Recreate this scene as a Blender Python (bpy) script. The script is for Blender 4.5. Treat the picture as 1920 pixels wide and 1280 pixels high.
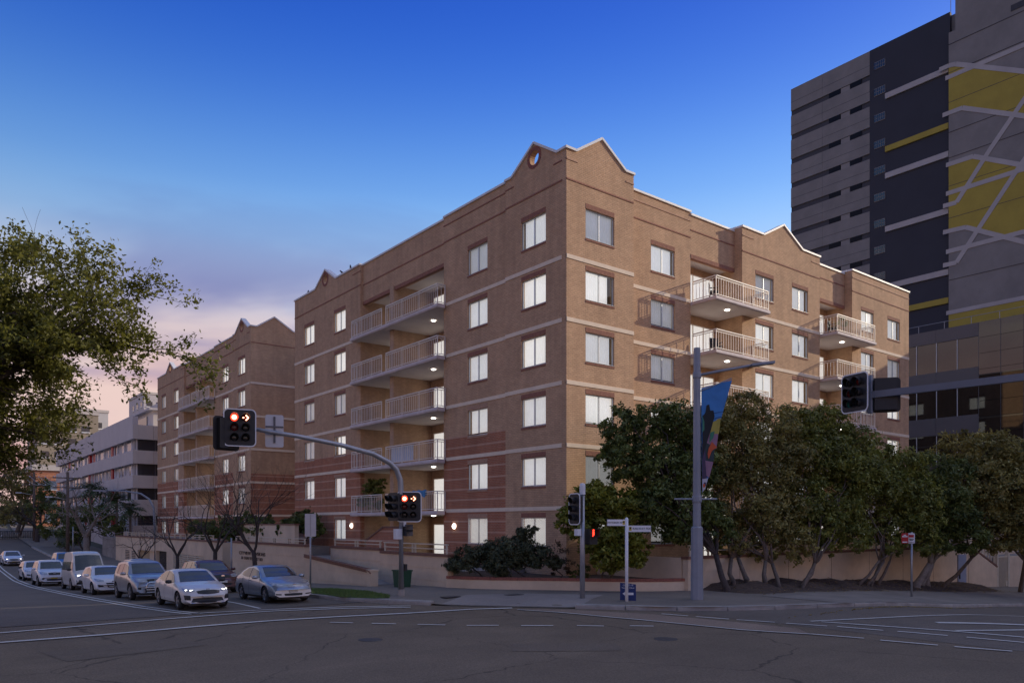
import bpy, bmesh, math, random
import numpy as np
from mathutils import Vector, Matrix
from mathutils.geometry import tessellate_polygon
from mathutils.bvhtree import BVHTree
R = math.radians
for o in list(bpy.data.objects): bpy.data.objects.remove(o)
SC = bpy.context.scene
COL = SC.collection

# ------------------------------------------------------------------ camera
cam = bpy.data.cameras.new('camera'); camo = bpy.data.objects.new('camera', cam); COL.objects.link(camo)
camo.location = (-24.013, -26.326, 3.2); camo.rotation_euler = (R(90), 0, R(-38.345))
cam.sensor_width = 36; cam.lens = 1450/1920*36; cam.shift_y = (981.3-640)/1920
cam.clip_start = .3; cam.clip_end = 5000
SC.camera = camo
SC.render.resolution_x, SC.render.resolution_y = 1024, 682

# ------------------------------------------------------------------ sky, sun, exposure
SUN = Vector((4.4, -1.6, 1.74)).normalized()
SUN_EL = math.asin(SUN.z); SUN_AZ = math.atan2(SUN.x, SUN.y)
w = bpy.data.worlds.new('World'); SC.world = w; w.use_nodes = True
nt = w.node_tree; N = nt.nodes; N.clear(); L = nt.links.new
def nn(tree, t, **k):
    n = tree.nodes.new(t)
    for a, b in k.items(): setattr(n, a, b)
    return n
def ramp(tree, stops, interp='EASE'):
    n = tree.nodes.new('ShaderNodeValToRGB'); n.color_ramp.interpolation = interp
    e = n.color_ramp.elements
    while len(e) > len(stops): e.remove(e[-1])
    while len(e) < len(stops): e.new(.5)
    for i, (p, c) in enumerate(stops):
        e[i].position = p; e[i].color = (c[0], c[1], c[2], 1) if len(c) == 3 else c
    return n
def srgb(r, g, b):
    f = lambda c: c/12.92 if c <= .04045 else ((c+.055)/1.055)**2.4
    return (f(r/255), f(g/255), f(b/255))
sky = nn(nt, 'ShaderNodeTexSky', sky_type='NISHITA', sun_disc=False, sun_elevation=SUN_EL, sun_rotation=SUN_AZ,
         altitude=20, air_density=.65, dust_density=5.0, ozone_density=.6)
nsk = nn(nt, 'ShaderNodeVectorMath', operation='SCALE'); nsk.inputs['Scale'].default_value = .15
L(sky.outputs[0], nsk.inputs[0])
tc = nn(nt, 'ShaderNodeTexCoord'); sx = nn(nt, 'ShaderNodeSeparateXYZ'); L(tc.outputs['Generated'], sx.inputs[0])
# clear twilight blue by elevation (z = sine of elevation)
EXPO = 1.3
def dim(r_, g, b): return tuple(c/2**EXPO for c in srgb(r_, g, b))
grad = ramp(nt, [(0.0, dim(230, 154, 150)), (.09, dim(226, 156, 162)), (.15, dim(240, 186, 176)), (.20, dim(230, 198, 194)), (.26, dim(192, 200, 226)), (.33, dim(150, 194, 240)),
                 (.39, dim(104, 164, 236)), (.47, dim(56, 118, 220)), (.55, dim(24, 88, 204)), (.66, dim(6, 66, 186)), (1.0, dim(6, 60, 176))], 'B_SPLINE')
L(sx.outputs['Z'], grad.inputs[0])
# the sky is brighter on the sun's side
dt = nn(nt, 'ShaderNodeVectorMath', operation='DOT_PRODUCT'); dt.inputs[1].default_value = Vector((SUN.x, SUN.y, 0)).normalized(); L(tc.outputs['Generated'], dt.inputs[0])
sb = nn(nt, 'ShaderNodeMapRange'); sb.inputs['From Min'].default_value = -.35; sb.inputs['From Max'].default_value = .9; sb.inputs['To Min'].default_value = .82; sb.inputs['To Max'].default_value = 1.28; L(dt.outputs['Value'], sb.inputs['Value'])
gs = nn(nt, 'ShaderNodeVectorMath', operation='SCALE'); L(grad.outputs[0], gs.inputs[0]); L(sb.outputs[0], gs.inputs['Scale'])
hs = nn(nt, 'ShaderNodeHueSaturation'); hs.inputs['Saturation'].default_value = 1.0; hs.inputs['Value'].default_value = .9; L(nsk.outputs[0], hs.inputs['Color'])
gf = ramp(nt, [(0.0, (.8,)*3), (.2, (.93,)*3), (.58, (.96,)*3), (.88, (.0,)*3)], 'LINEAR'); L(sx.outputs['Z'], gf.inputs[0])
mx = nn(nt, 'ShaderNodeMix', data_type='RGBA'); L(gf.outputs[0], mx.inputs['Factor'])
L(hs.outputs[0], mx.inputs['A']); L(gs.outputs[0], mx.inputs['B'])
# low clouds: stretched noise in a band above the horizon, slate bellies and pale peach tops
def sky_noise(scale, loc, zs, detail=6, rough=.55, dist=.5, rz=0):
    mp = nn(nt, 'ShaderNodeMapping'); mp.inputs['Scale'].default_value = (1, 1, zs); mp.inputs['Location'].default_value = loc; mp.inputs['Rotation'].default_value = (0, 0, R(rz)); L(tc.outputs['Generated'], mp.inputs[0])
    n1 = nn(nt, 'ShaderNodeTexNoise'); n1.inputs['Scale'].default_value = scale; n1.inputs['Detail'].default_value = detail; n1.inputs['Roughness'].default_value = rough; n1.inputs['Distortion'].default_value = dist
    L(mp.outputs[0], n1.inputs['Vector']); return n1.outputs['Fac']
def layer(base, noise, lo, hi, band, col):
    cm = ramp(nt, [(lo, (0, 0, 0)), (hi, (1, 1, 1))]); L(noise, cm.inputs[0])
    hm = ramp(nt, [(q_, (v_,)*3) for q_, v_ in band], 'LINEAR'); L(sx.outputs['Z'], hm.inputs[0])
    mm = nn(nt, 'ShaderNodeMath', operation='MULTIPLY'); L(cm.outputs[0], mm.inputs[0]); L(hm.outputs[0], mm.inputs[1])
    m2 = nn(nt, 'ShaderNodeMix', data_type='RGBA'); L(mm.outputs[0], m2.inputs['Factor']); L(base, m2.inputs['A'])
    if isinstance(col, tuple): m2.inputs['B'].default_value = (*col, 1)
    else: L(col, m2.inputs['B'])
    return m2.outputs['Result']
s_ = mx.outputs['Result']
s_ = layer(s_, sky_noise(2.3, (.3, .9, .1), 3.0), .41, .56, [(0, .3), (.08, .75), (.17, .8), (.25, .3), (.33, 0)], dim(240, 214, 206))
s_ = layer(s_, sky_noise(1.9, (2.2, .35, .6), 3.6, 5, .5, .3, -13), .54, .68, [(0, .0), (.07, .25), (.14, .6), (.22, .7), (.28, .6), (.34, .25), (.42, 0)], dim(84, 98, 172))
s_ = layer(s_, sky_noise(3.2, (.9, .2, .35), 4.5), .52, .68, [(0, .0), (.1, .6), (.2, .7), (.27, 0)], dim(248, 232, 220))
bg = nn(nt, 'ShaderNodeBackground'); bg.inputs['Strength'].default_value = 1.0; L(s_, bg.inputs[0])
wo = nn(nt, 'ShaderNodeOutputWorld'); L(bg.outputs[0], wo.inputs[0])
sl = bpy.data.lights.new('sun', 'SUN'); sl.energy = 1.22; sl.angle = R(.5); sl.color = (1, .86, .66)
so = bpy.data.objects.new('sun', sl); COL.objects.link(so); so.rotation_euler = (-SUN).to_track_quat('-Z', 'Y').to_euler()
vs = SC.view_settings; vs.view_transform = 'Standard'; vs.look = 'None'; vs.exposure = EXPO; vs.gamma = 1
vs.use_curve_mapping = False
SC.render.engine = 'CYCLES'

# ------------------------------------------------------------------ helpers
rnd = random.Random(7)
BASE = {}
class MB:
    def __init__(s): s.v = []; s.f = []; s.m = []
    def add(s, vs, fs, m=0):
        o = len(s.v); s.v += [tuple(p) for p in vs]; s.f += [tuple(i+o for i in f) for f in fs]; s.m += [m]*len(fs); return s
    def box(s, x0, x1, y0, y1, z0, z1, m=0):
        return s.add([(x0,y0,z0),(x1,y0,z0),(x1,y1,z0),(x0,y1,z0),(x0,y0,z1),(x1,y0,z1),(x1,y1,z1),(x0,y1,z1)],
                     [(0,3,2,1),(4,5,6,7),(0,1,5,4),(1,2,6,5),(2,3,7,6),(3,0,4,7)], m)
    def obox(s, c, ax, ay, az, m=0):
        c, ax, ay, az = map(Vector, (c, ax, ay, az))
        P = [c+sx_*ax+sy_*ay+sz_*az for sz_ in (-1,1) for sx_, sy_ in ((-1,-1),(1,-1),(1,1),(-1,1))]
        return s.add(P, [(0,3,2,1),(4,5,6,7),(0,1,5,4),(1,2,6,5),(2,3,7,6),(3,0,4,7)], m)
    def bar(s, a, b, wd, ht, m=0, up=(0,0,1)):
        a, b = Vector(a), Vector(b); d = b-a; l = d.length
        if l < 1e-6: return s
        d /= l; u = Vector(up)
        if abs(d.dot(u)) > .98: u = Vector((1,0,0))
        r_ = d.cross(u).normalized(); u = r_.cross(d)
        return s.obox((a+b)/2, d*l/2, r_*wd/2, u*ht/2, m)
    def prism(s, axis, outer, a0, a1, holes=(), m=0, sides=True, mh=None):
        loops = [list(outer)]+[list(h) for h in holes]
        if axis == 'x': T = lambda p, a: (a, p[0], p[1])
        elif axis == 'y': T = lambda p, a: (p[0], a, p[1])
        else: T = lambda p, a: (p[0], p[1], a)
        tris = tessellate_polygon([[Vector((p[0], p[1], 0)) for p in l] for l in loops])
        flat = [p for l in loops for p in l]; n = len(flat)
        s.add([T(p, a0) for p in flat]+[T(p, a1) for p in flat], [tuple(t) for t in tris]+[tuple(i+n for i in reversed(t)) for t in tris], m)
        if sides:
            for k, l in enumerate(loops):
                c = len(l)
                s.add([T(p, a0) for p in l]+[T(p, a1) for p in l], [(i, (i+1) % c, c+(i+1) % c, c+i) for i in range(c)], m if k == 0 or mh is None else mh)
        return s
    def tube(s, pts, rads, n=8, m=0, cap=True):
        pts = [Vector(p) for p in pts]; o = len(s.v)
        if not hasattr(rads, '__len__'): rads = [rads]*len(pts)
        ref = Vector((0,0,1)) if abs((pts[-1]-pts[0]).normalized().z) < .9 else Vector((1,0,0))
        for i, p in enumerate(pts):
            d = (pts[min(i+1, len(pts)-1)]-pts[max(i-1, 0)]).normalized()
            a = d.cross(ref)
            if a.length < 1e-4: a = d.cross(Vector((0,1,0)))
            a.normalize(); b = d.cross(a)
            for k in range(n):
                t = 2*math.pi*k/n; q = p+(a*math.cos(t)+b*math.sin(t))*rads[i]; s.v.append(tuple(q))
        for i in range(len(pts)-1):
            for k in range(n):
                s.f.append((o+i*n+k, o+i*n+(k+1) % n, o+(i+1)*n+(k+1) % n, o+(i+1)*n+k)); s.m.append(m)
        if cap:
            s.f.append(tuple(o+k for k in range(n))); s.f.append(tuple(o+(len(pts)-1)*n+k for k in reversed(range(n)))); s.m += [m, m]
        return s
    def lathe(s, prof, n=16, c=(0,0,0), axis='z', m=0):
        o = len(s.v)
        for (r_, h) in prof:
            for k in range(n):
                t = 2*math.pi*k/n; a, b = r_*math.cos(t), r_*math.sin(t)
                p = (a, b, h) if axis == 'z' else ((h, a, b) if axis == 'x' else (a, h, b))
                s.v.append((p[0]+c[0], p[1]+c[1], p[2]+c[2]))
        for i in range(len(prof)-1):
            for k in range(n):
                s.f.append((o+i*n+k, o+i*n+(k+1) % n, o+(i+1)*n+(k+1) % n, o+(i+1)*n+k)); s.m.append(m)
        return s
    def xf(s, M):
        s.v = [tuple(M @ Vector(p)) for p in s.v]; return s
    def mesh(s, name, mats, base=(0,0,0), smooth=False, fix=True):
        me = bpy.data.meshes.new(name)
        b = base
        me.from_pydata([(p[0]-b[0], p[1]-b[1], p[2]-b[2]) for p in s.v], [], s.f)
        for mt in (mats if isinstance(mats, (list, tuple)) else [mats]): me.materials.append(mt)
        if any(s.m): me.polygons.foreach_set('material_index', s.m)
        if fix:
            bm = bmesh.new(); bm.from_mesh(me)
            if smooth: bmesh.ops.remove_doubles(bm, verts=bm.verts, dist=1e-5)
            bmesh.ops.recalc_face_normals(bm, faces=bm.faces); bm.to_mesh(me); bm.free()
        if smooth: me.polygons.foreach_set('use_smooth', [True]*len(me.polygons))
        me.update(); return me
def link(name, data, parent=None, loc=(0,0,0), rz=0):
    o = bpy.data.objects.new(name, data); COL.objects.link(o); o.location = loc; o.rotation_euler = (0,0,rz)
    if parent is not None: o.parent = parent; BASE[o] = BASE.get(parent, (0,0,0))
    return o
def tag(o, label=None, cat=None, group=None, kind=None):
    for k, v in (('label', label), ('category', cat), ('group', group), ('kind', kind)):
        if v: o[k] = v
    return o
def thing(name, label, cat, loc=(0,0,0), group=None, rz=0, local=False):
    o = link(name, None, None, loc, rz); o.empty_display_size = .2
    BASE[o] = (0,0,0) if local else tuple(loc)
    return tag(o, label, cat, group)
def part(name, mb, mats, parent, smooth=False, kind=None, label=None, fix=True):
    o = link(name, mb.mesh(name, mats, BASE[parent], smooth, fix), parent)
    BASE[o] = BASE[parent]
    return tag(o, label, None, None, kind)
def solo(name, mb, mats, label=None, cat=None, loc=(0,0,0), group=None, kind=None, smooth=False, fix=True):
    o = link(name, mb.mesh(name, mats, loc, smooth, fix), None, loc); BASE[o] = tuple(loc)
    return tag(o, label, cat, group, kind)
def inst(name, me, parent, loc, rz=0):
    b = BASE[parent]; o = link(name, me, parent, (loc[0]-b[0], loc[1]-b[1], loc[2]-b[2]), rz); return o
def copy_tree(o, parent=None):
    c = o.copy(); COL.objects.link(c); c.parent = parent; BASE[c] = BASE.get(o, (0,0,0))
    for ch in list(o.children): copy_tree(ch, c)
    return c
def interp(t, pts):
    n = len(pts)
    if t <= pts[0][0]: return pts[0][1]
    if t >= pts[-1][0]: return pts[-1][1]
    i = 0
    while not (pts[i][0] <= t <= pts[i+1][0]): i += 1
    def slo(j):
        if j <= 0: return 0.
        if j >= n-1: return (pts[-1][1]-pts[-2][1])/(pts[-1][0]-pts[-2][0])
        a = (pts[j][1]-pts[j-1][1])/(pts[j][0]-pts[j-1][0]); b = (pts[j+1][1]-pts[j][1])/(pts[j+1][0]-pts[j][0])
        return 0 if a*b <= 0 else 2*a*b/(a+b)
    h = pts[i+1][0]-pts[i][0]; u = (t-pts[i][0])/h; m0, m1 = slo(i)*h, slo(i+1)*h
    return (2*u**3-3*u*u+1)*pts[i][1]+(u**3-2*u*u+u)*m0+(-2*u**3+3*u*u)*pts[i+1][1]+(u**3-u*u)*m1
AY = [(2,0),(6,-.1),(15,-.43),(22,-.68),(31,-.97),(42,-1.15),(52,-1.12),(66,-.92),(90,0.0),(120,1.2),(170,3.4),(300,9),(900,12)]
BX = [(3,0),(10,-.16),(23,-.9),(40,-1.75),(63,-3.0),(110,-5.0),(300,-8),(900,-10)]
def sm(t): t = max(0, min(1, t)); return t*t*(3-2*t)
def gz(x, y):
    return .24+interp(y, AY)+interp(x, BX)-.07*max(0, min(7, -6.8-y))*sm((x-1)/12)
def text_mesh(body, size, mat, ext=.004):
    cu = bpy.data.curves.new('lettering', 'FONT'); cu.body = body; cu.size = size; cu.extrude = ext; cu.align_x = 'CENTER'; cu.align_y = 'CENTER'; cu.resolution_u = 3
    t = bpy.data.objects.new('lettering', cu); COL.objects.link(t)
    me = bpy.data.meshes.new_from_object(t.evaluated_get(bpy.context.evaluated_depsgraph_get()))
    bpy.data.objects.remove(t); bpy.data.curves.remove(cu); me.materials.clear(); me.materials.append(mat); return me

# ------------------------------------------------------------------ materials
MATS = {}
def pmat(name, col, rough=.7, var=.12, scale=3., bump=0., bscale=40., metal=0., spec=.5, coat=0., detail=6., dirt=0., emit=None, es=1.):
    m = bpy.data.materials.new(name); m.use_nodes = True; t = m.node_tree; b = t.nodes['Principled BSDF']; l = t.links.new
    b.inputs['Roughness'].default_value = rough; b.inputs['Metallic'].default_value = metal; b.inputs['Specular IOR Level'].default_value = spec
    b.inputs['Coat Weight'].default_value = coat
    if coat: b.inputs['Coat Roughness'].default_value = .04
    geo = nn(t, 'ShaderNodeNewGeometry')
    ns = nn(t, 'ShaderNodeTexNoise'); ns.inputs['Scale'].default_value = scale; ns.inputs['Detail'].default_value = detail; ns.inputs['Roughness'].default_value = .6
    l(geo.outputs['Position'], ns.inputs['Vector'])
    c1 = tuple(min(1, c*(1-var)) for c in col); c2 = tuple(min(1, c*(1+var)) for c in col)
    rp = ramp(t, [(.3, c1), (.7, c2)], 'LINEAR'); l(ns.outputs['Fac'], rp.inputs[0]); out = rp.outputs[0]
    if dirt:
        n3 = nn(t, 'ShaderNodeTexNoise'); n3.inputs['Scale'].default_value = .55; n3.inputs['Detail'].default_value = 8; n3.inputs['Roughness'].default_value = .7
        l(geo.outputs['Position'], n3.inputs['Vector'])
        r3 = ramp(t, [(.42, (1-dirt,)*3), (.62, (1, 1, 1))], 'LINEAR'); l(n3.outputs['Fac'], r3.inputs[0])
        mu = nn(t, 'ShaderNodeMix', data_type='RGBA', blend_type='MULTIPLY'); mu.inputs['Factor'].default_value = 1
        l(out, mu.inputs['A']); l(r3.outputs[0], mu.inputs['B']); out = mu.outputs['Result']
    l(out, b.inputs['Base Color'])
    if bump:
        nb = nn(t, 'ShaderNodeTexNoise'); nb.inputs['Scale'].default_value = bscale; nb.inputs['Detail'].default_value = 4
        l(geo.outputs['Position'], nb.inputs['Vector'])
        bp = nn(t, 'ShaderNodeBump'); bp.inputs['Strength'].default_value = bump; bp.inputs['Distance'].default_value = .02
        l(nb.outputs['Fac'], bp.inputs['Height']); l(bp.outputs[0], b.inputs['Normal'])
    if emit:
        b.inputs['Emission Color'].default_value = (*emit, 1); b.inputs['Emission Strength'].default_value = es
    MATS[name] = m; return m
def brick_mat(name, c1, c2, mortar, stripes=None, mottle=.18):
    m = bpy.data.materials.new(name); m.use_nodes = True; t = m.node_tree; b = t.nodes['Principled BSDF']; l = t.links.new
    b.inputs['Roughness'].default_value = .85; b.inputs['Specular IOR Level'].default_value = .25
    geo = nn(t, 'ShaderNodeNewGeometry'); s = nn(t, 'ShaderNodeSeparateXYZ'); l(geo.outputs['Position'], s.inputs[0])
    ad = nn(t, 'ShaderNodeMath', operation='ADD'); l(s.outputs[0], ad.inputs[0]); l(s.outputs[1], ad.inputs[1])
    cb = nn(t, 'ShaderNodeCombineXYZ'); l(ad.outputs[0], cb.inputs[0]); l(s.outputs[2], cb.inputs[1])
    br = nn(t, 'ShaderNodeTexBrick'); br.inputs['Scale'].default_value = 1; br.inputs['Brick Width'].default_value = .24; br.inputs['Row Height'].default_value = .086
    br.inputs['Mortar Size'].default_value = .012; br.inputs['Mortar Smooth'].default_value = .3; br.inputs['Bias'].default_value = -.1
    br.inputs['Color1'].default_value = (*c1, 1); br.inputs['Color2'].default_value = (*c2, 1); br.inputs['Mortar'].default_value = (*mortar, 1)
    l(cb.outputs[0], br.inputs['Vector']); out = br.outputs['Color']
    if stripes:
        md = nn(t, 'ShaderNodeMath', operation='MODULO'); md.inputs[1].default_value = .58
        a2 = nn(t, 'ShaderNodeMath', operation='ADD'); a2.inputs[1].default_value = 10.05; l(s.outputs[2], a2.inputs[0]); l(a2.outputs[0], md.inputs[0])
        lt = nn(t, 'ShaderNodeMath', operation='LESS_THAN'); lt.inputs[1].default_value = .086; l(md.outputs[0], lt.inputs[0])
        mi = nn(t, 'ShaderNodeMix', data_type='RGBA'); l(lt.outputs[0], mi.inputs['Factor']); l(out, mi.inputs['A']); mi.inputs['B'].default_value = (*stripes, 1); out = mi.outputs['Result']
    for sc, lo in ((.35, 1-mottle), (2.2, 1-mottle*.7)):
        ns = nn(t, 'ShaderNodeTexNoise'); ns.inputs['Scale'].default_value = sc; ns.inputs['Detail'].default_value = 7; ns.inputs['Roughness'].default_value = .65
        l(geo.outputs['Position'], ns.inputs['Vector'])
        r2 = ramp(t, [(.3, (lo+.08,)*3), (.7, (1.12,)*3)], 'LINEAR'); l(ns.outputs['Fac'], r2.inputs[0])
        mu = nn(t, 'ShaderNodeMix', data_type='RGBA', blend_type='MULTIPLY'); mu.inputs['Factor'].default_value = 1; l(out, mu.inputs['A']); l(r2.outputs[0], mu.inputs['B']); out = mu.outputs['Result']
    # rain streaks: noise stretched in z
    mp_ = nn(t, 'ShaderNodeMapping'); mp_.inputs['Scale'].default_value = (1.6, 1.6, .12); l(geo.outputs['Position'], mp_.inputs[0])
    n4 = nn(t, 'ShaderNodeTexNoise'); n4.inputs['Scale'].default_value = 1.5; n4.inputs['Detail'].default_value = 5; l(mp_.outputs[0], n4.inputs['Vector'])
    r4 = ramp(t, [(.35, (.94,)*3), (.6, (1.05,)*3)], 'LINEAR'); l(n4.outputs['Fac'], r4.inputs[0])
    m4 = nn(t, 'ShaderNodeMix', data_type='RGBA', blend_type='MULTIPLY'); m4.inputs['Factor'].default_value = 1; l(out, m4.inputs['A']); l(r4.outputs[0], m4.inputs['B']); out = m4.outputs['Result']
    l(out, b.inputs['Base Color'])
    bp = nn(t, 'ShaderNodeBump'); bp.inputs['Strength'].default_value = .5; bp.inputs['Distance'].default_value = .012; bp.invert = True
    l(br.outputs['Fac'], bp.inputs['Height']); l(bp.outputs[0], b.inputs['Normal'])
    MATS[name] = m; return m
def glass_mat(name, tint=(1,1,1), refl=1.45):
    m = bpy.data.materials.new(name); m.use_nodes = True; t = m.node_tree; t.nodes.clear()
    fr = nn(t, 'ShaderNodeFresnel'); fr.inputs[0].default_value = refl
    tr = nn(t, 'ShaderNodeBsdfTransparent'); tr.inputs[0].default_value = (*tint, 1)
    gl = nn(t, 'ShaderNodeBsdfGlossy'); gl.inputs['Roughness'].default_value = .01
    mi = nn(t, 'ShaderNodeMixShader'); o = nn(t, 'ShaderNodeOutputMaterial')
    t.links.new(fr.outputs[0], mi.inputs[0]); t.links.new(tr.outputs[0], mi.inputs[1]); t.links.new(gl.outputs[0], mi.inputs[2]); t.links.new(mi.outputs[0], o.inputs[0])
    MATS[name] = m; return m
def leaf_mat(name, dark, light, rough=.55, trans=.25):
    m = bpy.data.materials.new(name); m.use_nodes = True; t = m.node_tree; b = t.nodes['Principled BSDF']; l = t.links.new
    at = nn(t, 'ShaderNodeAttribute', attribute_name='tint')
    rp = ramp(t, [(0, dark), (.55, tuple((a+c)/2 for a, c in zip(dark, light))), (1, light)], 'LINEAR'); l(at.outputs['Fac'], rp.inputs[0]); l(rp.outputs[0], b.inputs['Base Color'])
    b.inputs['Roughness'].default_value = rough; b.inputs['Specular IOR Level'].default_value = .4
    ts = nn(t, 'ShaderNodeBsdfTranslucent'); l(rp.outputs[0], ts.inputs[0])
    mi = nn(t, 'ShaderNodeMixShader'); mi.inputs[0].default_value = trans; o = t.nodes['Material Output']
    l(b.outputs[0], mi.inputs[1]); l(ts.outputs[0], mi.inputs[2]); l(mi.outputs[0], o.inputs[0])
    MATS[name] = m; return m

TAN = (.60, .385, .228); TAN2 = (.51, .318, .185)
M_tan = brick_mat('tan_brick', TAN, TAN2, (.42, .265, .16))
M_red = brick_mat('red_brick', (.43, .155, .078), (.36, .125, .064), (.42, .27, .18), stripes=(.54, .32, .21))
M_lint = pmat('soldier_brick', (.33, .148, .095), .85, .25, 9)
M_lintt = pmat('tan_soldier_brick', (.50, .30, .19), .85, .2, 9)
M_cream = pmat('cream_render_band', (.86, .70, .51), .8, .08, 2)
M_cope = pmat('pale_metal_coping', (.78, .76, .72), .5, .06, 2)
M_rail = pmat('painted_rail', (.84, .77, .66), .45, .06, 3)
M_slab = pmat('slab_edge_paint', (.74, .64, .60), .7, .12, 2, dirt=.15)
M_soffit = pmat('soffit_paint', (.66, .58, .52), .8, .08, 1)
M_alu = pmat('aluminium_frame', (.52, .54, .55), .4, .06, 3, metal=.3)
M_alud = pmat('dark_frame', (.10, .10, .11), .4, .1, 3)
M_glass = glass_mat('window_glass', (.96, .98, 1), 1.65)
M_blind = pmat('lit_white_blind', (.84, .85, .86), .8, .07, 1.2, emit=(1, .95, .87), es=.2)
M_blind2 = pmat('dim_glow_blind', (.78, .80, .84), .8, .12, 1.2, emit=(1, .97, .93), es=.06)  # the cloth itself glows faintly, in place of light from the room
M_blind3 = pmat('lit_grey_blind', (.82, .84, .86), .8, .10, 1.2, emit=(1, .97, .93), es=.14)
M_door = pmat('lit_door_curtain', (.85, .83, .80), .8, .07, 1.2, emit=(1, .95, .89), es=.2)
M_lamp = pmat('lit_lamp', (1, .95, .85), .4, 0, 1, emit=(1, .93, .82), es=3.6)
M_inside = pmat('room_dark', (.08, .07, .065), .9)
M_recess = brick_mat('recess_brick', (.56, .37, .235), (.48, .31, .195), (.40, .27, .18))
M_render = pmat('cream_render', (.74, .575, .395), .85, .07, .8, bump=.15, bscale=60, dirt=.14)
M_cap = pmat('brown_wall_cap', (.20, .095, .062), .7, .2, 6)
M_capbr = pmat('red_brick_cap', (.30, .11, .075), .8, .3, 11)
M_conc = pmat('concrete', (.34, .305, .27), .85, .14, 1.3, bump=.2, bscale=30, dirt=.22)
M_kerb = pmat('kerb_concrete', (.37, .335, .295), .85, .16, 2.5, bump=.25, bscale=30, dirt=.25)
M_galv = pmat('galvanised_steel', (.36, .37, .385), .45, .10, 4, metal=.55)
M_polegrey = pmat('grey_painted_pole', (.27, .29, .33), .45, .08, 2, dirt=.12)
M_white = pmat('white_paint', (.78, .78, .78), .5, .05, 3)
M_black = pmat('signal_black', (.018, .018, .02), .5, .2, 6)
M_lens = pmat('dark_lens', (.02, .018, .018), .15, .1, 4)
M_lensg = pmat('green_lens_off', (.005, .10, .075), .2, .1, 4)
M_lensr = pmat('red_lens_off', (.10, .008, .01), .2, .1, 4)
M_redlit = pmat('lit_red_signal', (.9, .05, .02), .4, 0, 1, emit=(1, .045, .02), es=1.3)
M_redcore = pmat('lit_red_core', (1, .5, .3), .4, 0, 1, emit=(1, .42, .24), es=2.2)
M_mulch = pmat('mulch', (.07, .045, .032), .95, .45, 7, bump=.8, bscale=25)
M_bark = pmat('bark', (.14, .105, .08), .9, .35, 7, bump=.6, bscale=18)
M_barkg = pmat('pale_bark', (.22, .185, .155), .9, .3, 6, bump=.5, bscale=18)
M_barkd = pmat('dark_bark', (.06, .045, .038), .9, .3, 6, bump=.5, bscale=18)
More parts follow.
